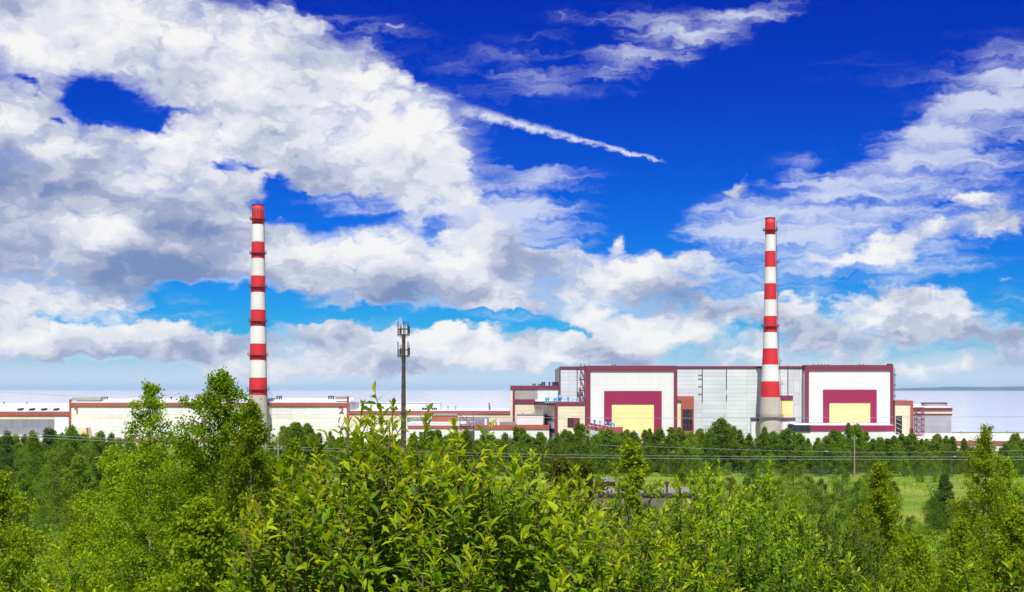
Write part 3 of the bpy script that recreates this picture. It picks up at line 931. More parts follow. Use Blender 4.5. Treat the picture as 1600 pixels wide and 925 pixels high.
# --- middle low halls
YC = 655.0
C = empty('low_hall', bpos(670, YC), 'low cream hall with red-brown eaves and long white roof house, behind the mast', 'hall')
pbox(C, 'wall', M['joint'], 545.4, 797, 647, 712, YC, 45, 0)
pbox(C, 'eaves_band', M['brick_red'], 545.4, 797, 642, 647, YC - 0.6, 1.2)
slope_roof(C, M['roof'], 545.4, 797, 641.8, YC + 0.7, 638, YC + 40)
panels(C, M['cream'], 545.4, 636, 647.2, 664, YC, 6, 3)
panels(C, M['panel_white'], 545.4, 636, 664, 690, YC, 6, 3)
panels(C, M['cream'], 636, 797, 647.2, 651.6, YC, 10, 1)
panels(C, M['grey_wall'], 636, 674, 652, 659, YC, 6, 1, name='glazing_panel')
panels(C, M['grey_wall'], 716, 764, 651.8, 664, YC, 8, 2, name='glazing_panel')
panels(C, M['cream'], 764, 797, 651.8, 664, YC, 3, 2)
pbox(C, 'roof_house', M['white'], 561, 688, 629.5, 641, YC + 12, 10)
pbox(C, 'roof_house_coping', M['roof'], 560.5, 688.5, 628.8, 629.6, YC + 11.6, 10.6)
for x0 in (566.5, 610, 659, 674):
    windows(C, x0, x0 + (12 if x0 != 674 else 9), 636.6, 641, YC + 12, 3, 1, frame=M['white'], fw=0.12)
pbox(C, 'red_block', M['brick_red'], 674.5, 714, 649.5, 662, YC - 8, 8)
pbox(C, 'red_block_coping', M['steel'], 674, 714.5, 646.5, 649.3, YC - 8.3, 8.2)
pbox(C, 'door', M['white'], 708, 713, 654.5, 661, YC - 8.12, 0.1)
pbox(C, 'lower_roof', M['roof'], 637, 741, 660, 665, YC - 22, 21.5)
pbox(C, 'lower_band', M['brick_red'], 637, 741, 665.2, 669.6, YC - 22.3, 1.2)
pbox(C, 'lower_wall', M['white'], 637, 741, 669.7, 712, YC - 22, 21, 0)
windows(C, 655, 690, 675, 684, YC - 22.0, 6, 1, frame=M['steel'])
pipe_vents(C, (549, 555, 643, 651, 654, 700, 712, 766), 634, 641, YC + 14, 0.25, M['steel'])
pipe_vents(C, (764.3,), 629.5, 640, YC + 14, 0.25)

# stair tower in dark red lattice
a = at(729, 690, YC - 24)
st = empty('stair_tower', (a.x, YC - 24, 0), 'small dark red open stair tower between the low halls', 'stair')
mb = MB()
sx0, sx1 = at(719, 0, YC - 24).x, at(740, 0, YC - 24).x
ztop = at(0, 652, YC - 24).z
for k in range(5):
    z0, z1 = ztop * k / 5 + 6, ztop * (k + 1) / 5 + 6
    z0, z1 = min(z0, ztop), min(z1, ztop)
    p, q = (sx0, sx1) if k % 2 else (sx1, sx0)
    mb.bar((p, YC - 25, z0), (q, YC - 25, z1), 0.35)
    mb.bar((p, YC - 25, z0 + 1), (q, YC - 25, z1 + 1), 0.14)
mb.build('flight', M['burgundy'], st)
for x in (sx0, (sx0 + sx1) / 2, sx1):
    MB().box(x - .15, x + .15, YC - 26, YC - 25.6, 0, ztop + 1).build('post', M['burgundy'], st)

# --- white flat annex with air units
YD = 618.0
D0 = empty('flat_annex', bpos(800, YD), 'flat-roofed white annex with a brick-red parapet and white air units on top', 'annex')
pbox(D0, 'wall', M['white'], 741.5, 858, 671.2, 712, YD, 22, 0)
pbox(D0, 'parapet', M['brick_red'], 741, 858.5, 664.3, 671, YD - 0.4, 22.8)
pbox(D0, 'roof_box', M['white'], 808, 851, 648.5, 664.2, YD + 8, 12)
pbox(D0, 'roof_box_coping', M['steel'], 807.5, 851.5, 647.4, 648.4, YD + 7.7, 12.6)
pbox(D0, 'low_box', M['grey_wall'], 730, 806, 659.5, 664.2, YD + 8, 4)
for px in (759, 768.5, 773, 778.5):
    u = pbox(D0, 'air_unit', M['roof'], px - (2 if px != 773 else 1), px + (2 if px != 773 else 1), 654.5 if px in (759, 778.5) else 657.5, 664.2, YD + 3, 1.6)
pipe_vents(D0, (817, 833.5), 644, 648, YD + 12, 0.2, M['steel'])
slope_roof(D0, M['roof_grey'], 742.5, 857, 664.25, YD + 0.5, 664.0, YD + 21, 0.2)

# --- stepped block left of the reactor hall
YE = 648.0
E = empty('stepped_block', bpos(855, YE), 'stepped cream block with burgundy bands, corner columns and blue roof vents', 'block')
pbox(E, 'wall', M['joint'], 797.5, 876, 603, 700, YE + 6, 40, 0)
pbox(E, 'parapet', M['burgundy'], 797.3, 875.5, 602.5, 608, YE + 5.4, 2)
pbox(E, 'corner_column', M['burgundy'], 801.2, 804.6, 608.1, 662, YE + 5.3, 0.9)
panels(E, M['cream'], 797.6, 801, 608.3, 664, YE + 6, 1, 6)
panels(E, M['weathered'], 804.8, 840, 608.6, 623.6, YE + 6, 4, 2)
panels(E, M['panel_cyan'], 840, 873, 608.6, 627, YE + 6, 4, 3)
pbox(E, 'corner_column', M['burgundy'], 873.1, 875.4, 608.1, 628, YE + 5.3, 0.9)
pbox(E, 'mid_band', M['burgundy'], 804.7, 836, 624, 630, YE + 5.3, 0.9)
panels(E, M['cream'], 804.8, 836, 630.2, 648, YE + 6, 3, 3)
panels(E, M['cream'], 804.8, 836, 648, 672, YE + 6, 3, 3)
# front wing: angled side wall, then a face square to the view
YF = 612.0
pa, pb, pc = at(835.5, 0, YE + 5.9), at(868, 0, YF), at(914, 0, YF)
zt = at(0, 628.5, YF).z
zb_ = at(0, 633.5, YF).z
mb = MB()
mb.quad_solid([(pa.x, YE + 5.9, 0), (pb.x, YF, 0), (pc.x, YF, 0), (pc.x, YE + 5.9, 0), (pa.x, YE + 5.9, zt - .4), (pb.x, YF, zt - .4), (pc.x, YF, zt - .4), (pc.x, YE + 5.9, zt - .4)])
mb.build('wing_wall', M['joint'], E)
slope_roof(E, M['roof'], 868, 914, 628.7, YF + 0.6, 628.6, YF + 0.9, 0.3)


def angled(root, name, mat, f0, f1, z0, z1, proud, th=None):
    """slab on the wing's angled side wall between fractions f0..f1 of its length"""
    d = Vector((pb.x - pa.x, YF - (YE + 5.9), 0))
    n = Vector((d.y, -d.x, 0)).normalized()
    if n.y > 0:
        n = -n
    base = Vector((pa.x, YE + 5.9, 0))
    p, q = base + d * f0, base + d * f1
    th = th or proud
    o0, o1 = n * (proud - th), n * proud
    MB().quad_solid([(p + o1) + Vector((0, 0, z0)), (q + o1) + Vector((0, 0, z0)), (q + o0) + Vector((0, 0, z0)), (p + o0) + Vector((0, 0, z0)), (p + o1) + Vector((0, 0, z1)), (q + o1) + Vector((0, 0, z1)), (q + o0) + Vector((0, 0, z1)), (p + o0) + Vector((0, 0, z1))]).build(name, mat, root)


zrow = lambda r: at(0, r, YF).z
angled(E, 'wing_band', M['burgundy'], 0, 1.0, zb_, zt, 0.4)
ncol = 4
for i in range(ncol):
    for j, (r0, r1) in enumerate(((633.8, 639), (639.2, 644.5), (644.7, 650.4))):
        angled(E, 'panel', M['cream'], i / ncol + .004, (i + 1) / ncol - .004, zrow(r1), zrow(r0), 0.12)
for (r0, r1) in ((651, 658), (670.5, 676.5)):
    for i in range(4):
        angled(E, 'window_panel', M['glass'], i / 4 + .01, (i + 1) / 4 - .01, zrow(r1), zrow(r0), 0.08)
    angled(E, 'sill', M['burgundy'], 0.0, 1.0, zrow(r1 + .7), zrow(r1 + .1), 0.25)
for (r0, r1) in ((658.9, 664), (664.2, 670)):
    for i in range(4):
        angled(E, 'panel', M['panel_white'], i / 4 + .004, (i + 1) / 4 - .004, zrow(r1), zrow(r0), 0.12)
pbox(E, 'wing_band', M['burgundy'], 867.4, 913.8, 628.3, 633.6, YF - 0.4, 1.0)
pbox(E, 'corner_column', M['burgundy'], 866.4, 871.6, 633.8, 690, YF - 0.5, 0.9, 0)
panels(E, M['cream'], 871.8, 913.8, 633.9, 683, YF, 4, 9)
windows(E, 887, 896, 653, 667.5, YF - 0.2, 2, 2)
pbox(E, 'red_block', M['burgundy'], 896.4, 906, 653, 668, YF - 1.6, 1.4)
pipe_vents(E, (833, 836, 842, 845), 599.5, 603, YE + 14, 0.3)
pipe_vents(E, (847.5, 850.5, 858.5, 864, 866.5, 868.5, 871), 596.8, 603, YE + 14, 0.42)


def blue_vent(root, px, y0, y1, Y, w):
    """blue roof ventilator: square stack under a wider rounded cowl"""
    a, b = at(px, y1, Y), at(px, y0, Y)
    r = w * Y / FPX / 2
    MB().lathe(a.x, Y, [(r * .55, a.z - .8), (r * .55, a.z + (b.z - a.z) * .5), (r, a.z + (b.z - a.z) * .55), (r, a.z + (b.z - a.z) * .8), (r * .6, b.z)], 10).build('roof_vent', M['blue_vent'], root)


for px, y0, w in ((853.5, 621, 4), (857, 620.5, 3), (866, 622, 3), (869, 621, 3), (875, 618, 7), (887.5, 620, 3), (901.5, 622.5, 2.5), (895, 623, 1)):
    blue_vent(E, px, y0, 628.5, YF + 12, w)
slope_roof(E, M['roof_grey'], 851, 913, 628.9, YF + 1.0, 626.5, YF + 36, 0.3)

# --- reactor hall
YR = 640.0
RH = empty('reactor_hall', bpos(1150, YR), 'huge white reactor hall with two burgundy portals framing yellow panels', 'reactor hall')
pbox(RH, 'wall', M['joint_dark'], 874.6, 1396, 573.5, 712, YR, 70, 0)
# left flank, set back panels
panels(RH, M['panel_blue'], 876, 916, 577, 630, YR, 3, 9)
pbox(RH, 'parapet', M['burgundy'], 874.4, 914.6, 572.6, 576.4, YR - 0.5, 1.5)
pbox(RH, 'corner_strip', M['burgundy'], 874.2, 875.8, 576.5, 630, YR - 0.5, 0.8)


def portal(x0, x1, ytop, fl, ft, fr, ix0, ix1, iy, il, it, ir, ybot, label):
    Yp = YR - 6.0
    # solid block that carries the portal
    pbox(RH, 'portal_block', M['white'], x0 + .5, x1 - .5, ytop + .5, 712, Yp, 6.0, 0)
    pbox(RH, 'portal_lintel', M['burgundy'], x0, x1, ytop, ft, Yp - 0.6, 7)
    pbox(RH, 'portal_jamb', M['burgundy'], x0, fl, ft + .02, 712, Yp - 0.6, 0.55, 0)
    pbox(RH, 'portal_jamb', M['burgundy'], fr, x1, ft + .02, 712, Yp - 0.6, 0.55, 0)
    panels(RH, M['white'], fl + .2, fr - .2, ft + .2, iy - .1, Yp, 5, 3, th=0.05)
    panels(RH, M['white'], fl + .2, ix0 - .1, iy, ybot, Yp, 1, 6, th=0.05)
    panels(RH, M['white'], ix1 + .1, fr - .2, iy, ybot, Yp, 1, 6, th=0.05)
    pbox(RH, 'frame_lintel', M['magenta'], ix0, ix1, iy, it, Yp - 0.35, 0.3)
    pbox(RH, 'frame_jamb', M['magenta'], ix0, il, it + .02, ybot, Yp - 0.35, 0.3, 0)
    pbox(RH, 'frame_jamb', M['magenta'], ir, ix1, it + .02, ybot, Yp - 0.35, 0.3, 0)
    panels(RH, M['yellow'], il + .1, ir - .1, it + .1, ybot, Yp, 4, 4, th=0.08, name='yellow_panel')


portal(915, 1058, 571.3, 922.7, 580, 1053, 944, 1034, 611, 956, 631.5, 1022, 690, '')
portal(1258, 1396, 570.3, 1264, 579.2, 1391.3, 1286, 1370, 609, 1296, 629.2, 1360, 690, '')
# middle wall between the portals
pbox(RH, 'parapet', M['burgundy'], 1058.3, 1257.7, 572, 575.6, YR - 0.5, 1.5)
panels(RH, M['panel_blue'], 1058.4, 1135, 576, 690, YR, 2, 18)
panels(RH, M['panel_cyan'], 1135, 1231, 576, 690, YR, 3, 18)
panels(RH, M['panel_blue'], 1231, 1257.6, 576, 690, YR, 3, 6)
for px, y0, y1 in ((1097.5, 576, 628), (1135.3, 576, 608), (1135.3, 616, 626), (1231.2, 571, 620), (901.8, 573, 628)):
    a, b = at(px, y1, YR - .5), at(px, y0, YR - .5)
    MB().tube([a, b], 0.16, 6).build('downpipe', M['dark'], RH)
for (xa, xb, r) in ((1091, 1097.5, 585.5), (1091, 1097.5, 591.5), (1091, 1097.5, 603.5), (1091, 1097.5, 615.5)):
    MB().bar(at(xa, r, YR - .4), at(xb, r, YR - .4), 0.2).build('cable_run', M['dark'], RH)
# stair and glazing annex right of the first portal
Yn = YR - 5.0
pbox(RH, 'annex_wall', M['cream'], 1058.4, 1064.4, 626, 690, Yn + 1, 4, 0)
pbox(RH, 'annex_block', M['brick_red'], 1064.5, 1084.3, 619, 690, Yn, 5, 0)
pbox(RH, 'annex_top', M['brick_red'], 1058.4, 1064.4, 619, 625.9, Yn, 5)
windows(RH, 1066.4, 1082, 639.8, 672, Yn - 0.05, 3, 4)
# annex right of the chimney
pbox(RH, 'annex_block', M['yellow'], 1219, 1238.6, 625.2, 700, Yn, 5, 0)
pbox(RH, 'annex_top', M['burgundy'], 1218.6, 1239, 618, 625, Yn - .4, 5.4)
pbox(RH, 'low_wall', M['white'], 1174, 1243, 657.8, 712, Yn - 3, 2.8, 0)
pbox(RH, 'low_band', M['purple'], 1174, 1243, 652.4, 657.6, Yn - 3.3, 3.1)
# front annex of the second portal
Yq = YR - 26
pbox(RH, 'front_annex_wall', M['white'], 1232, 1398, 673.5, 712, Yq, 19, 0)
pbox(RH, 'front_annex_band', M['magenta'], 1266.5, 1398.5, 664.6, 673.3, Yq - .4, 19)
pbox(RH, 'front_annex_band', M['purple'], 1243, 1266.2, 664.8, 674.4, Yq - .2, 18)
windows(RH, 1232, 1266, 664.3, 674.5, Yq - 0.25, 5, 1, frame=M['purple'])
slope_roof(RH, M['roof'], 1245, 1398, 664.4, Yq + .2, 661.2, Yq + 18.8, 0.2)
mb = MB()
for px in range(1250, 1396, 12):
    mb.bar(at(px, 664.5, Yq + 1), at(px, 660.5, Yq + 1), 0.1)
mb.bar(at(1246, 660.5, Yq + 1), at(1397, 660.5, Yq + 1), 0.1)
mb.build('roof_railing', M['steel'], RH)
# roof edge details
pipe_vents(RH, (957, 961), 569.5, 571.3, YR + 10, .25)
for px in (1271, 1279, 1284, 1289, 1294, 1343, 1349):
    pipe_vents(RH, (px,), 568.8, 570.6, YR + 8, .18)
MB().tube([at(920.5, 571.5, YR + 4), at(920.5, 556, YR + 4)], [0.12, .05], 5).build('lightning_rod', M['dark'], RH)
pbox(RH, 'roof_post', M['burgundy'], 1388.5, 1395, 568.2, 570.2, YR - 5, 3)
# outside zigzag stairs
Yz = YR - 8.5
mb = MB()
fl = MB()
lev = [571, 577, 588, 594, 605, 611, 622, 628, 639, 645, 656]
for k, (r0, r1) in enumerate(zip(lev[:-1], lev[1:])):
    if k % 2 == 0:
        fl.bar(at(905.5, r0 + 5, Yz), at(914, r0 + 5, Yz), 0.35, .7)
        mb.bar(at(905.5, r0 + 5, Yz), at(905.5, r0 + 1, Yz), 0.22)
        mb.bar(at(905.5, r0 + 1.5, Yz), at(914, r0 + 1.5, Yz), 0.2)
    else:
        fl.bar(at(906, r0 - 1, Yz), at(913.5, r1 + 5, Yz), 0.45, .7)
        mb.bar(at(906, r0 - 4, Yz), at(913.5, r1 + 2, Yz), 0.2)
fl.build('stair_flight', M['burgundy'], RH)
mb.build('stair_railing', M['burgundy'], RH)
for px in (907.5, 913):
    MB().bar(at(px, 568, Yz + .6), at(px, 700, Yz + .6), 0.35).build('stair_post', M['burgundy'], RH)
lad = MB()
for dx in (1396.8, 1398.4):
    lad.bar(at(dx, 575, YR - 2), at(dx, 662, YR - 2), 0.16)
for r in range(577, 662, 3):
    lad.bar(at(1396.8, r, YR - 2), at(1398.4, r, YR - 2), 0.13)
for r in (585, 601, 618, 634):
    lad.box(at(1396.6, 0, YR - 2).x, at(1399, 0, YR - 2).x, YR - 3, YR - 1, at(0, r + 1.4, YR).z, at(0, r, YR).z)
lad.build('ladder', M['burgundy'], RH)
mb = MB()
for (xa, ra, xb, rb) in ((1256.5, 577, 1256.5, 584), (1255.5, 577, 1255.5, 584)):
    mb.bar(at(xa, ra, YR - 2), at(xb, rb, YR - 2), 0.25)
mb.build('bracket', M['burgundy'], RH)

# --- small pink-red annex with blue vents, turned to the hall
YG = 612.0
G = empty('red_annex', at(940, 690, YG).xy.to_3d(), 'small faded red annex with four blue vents on its white roof', 'annex')
q0, q1, q2 = at(904, 0, YG + 14), at(958.5, 0, YG), at(973, 0, YG + 3)
z_hi = at(0, 661, YG).z
z_lo = at(0, 677, YG).z
zr = lambda r: at(0, r, YG).z
back = Vector((0, 16, 0))
MB().quad_solid([(q0.x, YG + 14, 0), (q1.x, YG, 0), (q2.x, YG + 3, 0), (q0.x + 8, YG + 22, 0), (q0.x, YG + 14, zr(669)), (q1.x, YG, zr(668.5)), (q2.x, YG + 3, zr(668.5)), (q0.x + 8, YG + 22, zr(664))]).build('wall', M['white'], G)
# parapet with brick-like panels, each piece on its own
ptop0, ptop1, pbot0, pbot1 = at(904, 657.5, YG + 14).z, zr(667.3), at(904, 665, YG + 14).z, zr(678)
npan = 9
for i in range(npan):
    f0, f1 = i / npan + .004, (i + 1) / npan - .004
    P0 = Vector((q0.x, YG + 14 - .4, 0)).lerp(Vector((q1.x, YG - .4, 0)), f0)
    P1 = Vector((q0.x, YG + 14 - .4, 0)).lerp(Vector((q1.x, YG - .4, 0)), f1)
    for (g0, g1, mt) in ((0.0, 0.44, 'red_pink'), (0.48, 1.0, 'burgundy' if i % 3 == 1 else 'red_pink')):
        za0 = ptop0 + (ptop1 - ptop0) * f0
        za1 = ptop0 + (ptop1 - ptop0) * f1
        zb0 = pbot0 + (pbot1 - pbot0) * f0
        zb1 = pbot0 + (pbot1 - pbot0) * f1
        u0, u1 = za0 + (zb0 - za0) * g0, za1 + (zb1 - za1) * g0
        l0, l1 = za0 + (zb0 - za0) * g1, za1 + (zb1 - za1) * g1
        MB().quad_solid([(P0.x, P0.y, l0), (P1.x, P1.y, l1), (P1.x, P1.y + .5, l1), (P0.x, P0.y + .5, l0), (P0.x, P0.y, u0), (P1.x, P1.y, u1), (P1.x, P1.y + .5, u1), (P0.x, P0.y + .5, u0)]).build('panel', M[mt], G)
MB().quad_solid([(q1.x, YG - .4, zr(677)), (q2.x, YG + 2.6, zr(677)), (q2.x, YG + 3.2, zr(677)), (q1.x, YG + .2, zr(677)), (q1.x, YG - .4, zr(667.3)), (q2.x, YG + 2.6, zr(667.3)), (q2.x, YG + 3.2, zr(667.3)), (q1.x, YG + .2, zr(667.3))]).build('parapet', M['red_pink'], G)
for px, y0, w in ((929, 655.5, 5), (937.5, 657, 3), (946, 659, 5), (955, 659.5, 6), (959.5, 661.5, 4)):
    blue_vent(G, px, y0, 666 if px > 940 else 662, YG + 12 - (px - 929) * .25, w)
MB().quad_solid([(q2.x, YG + 2, zr(690)), (at(1000, 0, YG + 8).x, YG + 8, zr(690)), (at(1000, 0, YG).x, YG + 20, zr(690)), (q2.x, YG + 18, zr(690)), (q2.x, YG + 2, zr(672.5)), (at(1000, 0, YG + 8).x, YG + 8, zr(677)), (at(1000, 0, YG).x, YG + 20, zr(677)), (q2.x, YG + 18, zr(673))]).build('low_wing', M['white'], G)
pbox(G, 'low_wall', M['cream'], 886, 912, 670, 700, YG - 1, 8, 0)

# --- cream gate block at the right end
YH = 632.0
H = empty('gate_block', bpos(1412, YH), 'narrow cream block with red-brown frame and dark stair window at the hall\'s right end', 'block')
pbox(H, 'wall', M['cream'], 1398.8, 1426.5, 626.5, 700, YH, 20, 0)
pbox(H, 'lintel', M['brick_red'], 1398.5, 1427, 626, 632, YH - .5, 20.8)
pbox(H, 'jamb', M['brick_red'], 1422.8, 1427, 632.1, 690, YH - .5, 20.8, 0)
panels(H, M['cream'], 1399, 1422.6, 632.4, 650, YH, 2, 3)
windows(H, 1400, 1409, 650.3, 678, YH - .1, 1, 4, frame=M['dark'])
for k in range(4):
    MB().bar(at(1400.6, 654 + k * 7, YH - .35), at(1408.6, 657.5 + k * 7, YH - .35), 0.14).build('stair_stringer', M['white'], H)
pipe_vents(H, (1403, 1408, 1414), 624, 626.4, YH + 6, .2, M['steel'])

# --- grey hall farther right
YI = 650.0
I = empty('grey_hall', bpos(1457, YI), 'low lavender-grey hall with burgundy eaves beside the red lattice tower', 'hall')
pbox(I, 'wall', M['joint'], 1427.4, 1487.5, 641, 700, YI, 30, 0)
slope_roof(I, M['roof'], 1427.4, 1488, 637, YI - .2, 631.5, YI + 25)
pbox(I, 'eaves_band', M['burgundy'], 1427.4, 1488.3, 637.2, 641.2, YI - .6, 1)
panels(I, M['cream'], 1427.6, 1487.8, 641.5, 646.6, YI, 6, 1)
pbox(I, 'string_course', M['burgundy'], 1427.4, 1488.3, 646.8, 648, YI - .4, .5)
panels(I, M['lavender'], 1427.6, 1486.5, 648.2, 678.5, YI, 7, 3)
pbox(I, 'roof_hut', M['weathered'], 1445, 1480, 630, 635.5, YI + 12, 6)
pbox(I, 'roof_hut_coping', M['dark'], 1444.5, 1480.5, 629, 629.9, YI + 11.7, 6.6)
slope_roof(I, M['roof_grey'], 1432, 1464, 678.6, YI - 14, 677.5, YI - 2, name='porch_roof')
pbox(I, 'porch_wall', M['cream'], 1433, 1463, 679.4, 700, YI - 13, 10, 0)

# red lattice tower
YL = 622.0
lt = empty('lattice_tower', bpos(1438, YL), 'burgundy steel lattice stair tower in front of the grey hall', 'lattice tower')
xl, xr_ = at(1432.3, 0, YL).x, at(1443.8, 0, YL).x
ztop = at(0, 636.5, YL).z
for x in (xl, xr_):
    for y in (YL, YL + 3):
        MB().bar((x, y, 0), (x, y, ztop), .3).build('post', M['burgundy'], lt)
nlev = 7
for k in range(nlev):
    z0, z1 = ztop * (k) / nlev, ztop * (k + 1) / nlev
    for y in (YL - .02, YL + 3.02):
        MB().bar((xl, y, z0), (xr_, y, z1), .2).build('brace', M['burgundy'], lt)
        MB().bar((xr_, y - .05, z0), (xl, y - .05, z1), .2).build('brace', M['burgundy'], lt)
    MB().box(xl + .2, xr_ - .2, YL + .2, YL + 2.8, z1 - .22, z1).build('landing', M['burgundy'], lt)

# --- long low building at the far right edge
YJ = 600.0
J = empty('long_shed', bpos(1510, YJ), 'long low white shed with red-brown eaves in front at the right edge', 'shed')
pbox(J, 'wall', M['white'], 1400, 1660, 695.2, 712, YJ, 40, 0)
pbox(J, 'eaves_band', M['brick_red'], 1399.5, 1660, 689, 695, YJ - .5, 1)
slope_roof(J, M['roof'], 1399, 1660, 689, YJ - .4, 677, YJ + 38)
pipe_vents(J, (1502, 1574), 673.5, 678, YJ + 34, .25, M['steel'])

# ------------------------------------------------------------------ chimneys
def chimney(name, label, px, Y, bands, prof, galleries, rests, ladder_px, crown):
    """bands: rows where the colour changes, from the top; prof: row -> width in photograph pixels"""
    base = at(px, 0, Y)
    root = empty(name, (base.x, Y, 0), label, 'chimney', 'striped chimneys')
    rows_, wid = zip(*prof)
    rad = lambda r: float(np.interp(r, rows_, wid)) * Y / FPX / 2
    zz = lambda r: CAM_Z + (HORIZON - r) / FPX * Y
    for i in range(len(bands) - 1):
        r0, r1 = bands[i], bands[i + 1]
        mat = M['concrete'] if i == len(bands) - 2 else (M['chimney_red'] if i % 2 == 0 else M['chimney_white'])
        nm = 'concrete_base' if i == len(bands) - 2 else ('red_band' if i % 2 == 0 else 'white_band')
        if i == len(bands) - 2:
            prof_ = [(rad(r1), 0.0)] + [(rad(r), zz(r)) for r in np.linspace(r1, r0, 6)]
            prof_ = [prof_[0]] + [p for p in prof_[1:] if p[1] > 0.5]
        else:
            prof_ = [(rad(r), zz(r)) for r in np.linspace(r1, r0, 4)]
        MB().lathe(base.x, Y, prof_, 40, cap=(i == 0)).build(nm, mat, root, smooth=True)
    # mouth: darker inner ring and lip
    MB().lathe(base.x, Y, [(rad(bands[0]) * .98, zz(bands[0]) - .05), (rad(bands[0]) * 1.06, zz(bands[0]) + .1), (rad(bands[0]) * 1.06, zz(bands[0]) + .5), (rad(bands[0]) * .8, zz(bands[0]) + .5), (rad(bands[0]) * .8, zz(bands[0]) - 2)], 40, cap=False).build('rim', M['rust'], root)
    for gr in galleries:
        mb = MB()
        rr, z = rad(gr), zz(gr)
        mb.lathe(base.x, Y, [(rr + .02, z - .12), (rr + 1.1, z - .12), (rr + 1.1, z), (rr + .02, z)], 28, cap=False)
        for h in (0.55, 1.1):
            mb.lathe(base.x, Y, [(rr + 1.04, z + h - .04), (rr + 1.1, z + h), (rr + 1.04, z + h + .04)], 28, cap=False)
        for k in range(28):
            t_ = 2 * math.pi * k / 28
            x, y = base.x + (rr + 1.07) * math.cos(t_), Y + (rr + 1.07) * math.sin(t_)
            mb.box(x - .03, x + .03, y - .03, y + .03, z, z + 1.1)
            if k % 2 == 0:
                x2, y2 = base.x + rr * math.cos(t_), Y + rr * math.sin(t_)
                mb.bar((x2, y2, z - 1.1), (x, y, z - .1), .08)
        mb.build('gallery', M['burgundy'] if gr < 640 else M['rust'], root)
    # caged ladder on the right flank
    mb = MB()
    for s in (-.3, .3):
        pts = [(base.x + rad(r) + .35, Y - .8 + s, zz(r)) for r in np.linspace(bands[0] + 4, 680, 24) if zz(r) > 0.4]
        mb.tube(pts, .06, 4)
    for r in np.arange(bands[0] + 4, 680, 2.2):
        if zz(r) > .4:
            x = base.x + rad(r) + .35
            mb.box(x - .04, x + .04, Y - 1.1, Y - .5, zz(r) - .03, zz(r) + .03)
            mb.box(x, x + .75, Y - 1.15, Y - 1.09, zz(r) - .03, zz(r) + .03)
            mb.box(x + .7, x + .76, Y - 1.15, Y - .45, zz(r) - .03, zz(r) + .03)
    mb.build('ladder', M['burgundy'], root)
    for r in rests:
        x = base.x + rad(r)
        mb = MB().box(x, x + 1.6, Y - 1.6, Y + .6, zz(r) - .12, zz(r))
        for (xx, yy) in ((x + 1.55, Y - 1.55), (x + 1.55, Y + .55), (x + .8, Y - 1.55)):
            mb.box(xx - .04, xx + .04, yy - .04, yy + .04, zz(r), zz(r) + 1.1)
        mb.box(x, x + 1.6, Y - 1.6, Y - 1.54, zz(r) + 1.04, zz(r) + 1.12)
        mb.bar((x, Y - .5, zz(r) - 1.4), (x + 1.5, Y - .5, zz(r) - .1), .1)
        mb.build('rest_platform', M['burgundy'], root)
    return root


ch1 = chimney('chimney', 'red and white striped chimney rising from the numbered hall, with six galleries', 403, 638.0,
        [321.5, 351, 378, 404, 431, 457, 484, 510, 537, 563, 590, 617.5, 705],
        [(321, 17), (335, 18), (378, 19.5), (484, 22.5), (590, 26.5), (617, 28), (720, 34)],
        [342.5, 395.6, 448.7, 502, 555, 608.5], [], 411, True)
for t_ in (-2.6, -2.0, -1.4, -.9):
    rr = 17.2 / 2 * 638 / FPX
    x, y = at(403, 0, 638).x + rr * math.cos(t_), 638 + rr * math.sin(t_)
    a = at(403, 338, 638).z
    MB().box(x - .35, x + .35, y - .12, y + .12, a, a + 4).build('crown_opening', M['rust'], ch1)
chimney('chimney', 'red and white striped chimney standing before the reactor hall on a flared concrete base', 1203.5, 628.0,
        [342, 367, 392.5, 417.7, 443, 468.5, 494, 519.5, 544.5, 569.8, 595.7, 620.6, 705],
        [(342, 15.6), (417, 17), (519, 21), (545, 22.5), (570, 25), (596, 27.8), (621, 30.8), (640, 32.5), (652, 33.4), (720, 35)],
        [359.6, 510, 651], [410, 461, 564, 600], 1212, False)

# ------------------------------------------------------------------ antenna mast
YM = 420.0
mx_, mz0, mz1 = at(630.5, 0, YM).x, 0.0, at(0, 523, YM).z
mast = empty('antenna_mast', (mx_, YM, 0), 'rusty brown antenna mast with two tiers of aerials behind the big willow', 'mast')
rads = [.95, .88, .8, .7, .57, .44]
MB().lathe(mx_, YM, [(r, z) for r, z in zip(rads, np.linspace(mz0, mz1, 6))], 12).build('pole', M['rust'], mast, smooth=False)
mb = MB()
for s in (-.25, .25):
    mb.bar((mx_ + .9, YM - .4 + s, 0), (mx_ + .55, YM - .3 + s, mz1), .09)
z = 1.0
while z < mz1:
    f = z / mz1
    x = mx_ + .9 - .35 * f
    mb.box(x - .03, x + .03, YM - .62, YM - .12, z - .03, z + .03)
    mb.lathe(mx_, YM, [(1.08 - .53 * f, z - .1), (1.1 - .53 * f, z), (1.08 - .53 * f, z + .1)], 12, cap=False) if int(z * 2) % 6 == 0 else None
    z += .5
mb.build('ladder', M['dark'], mast)
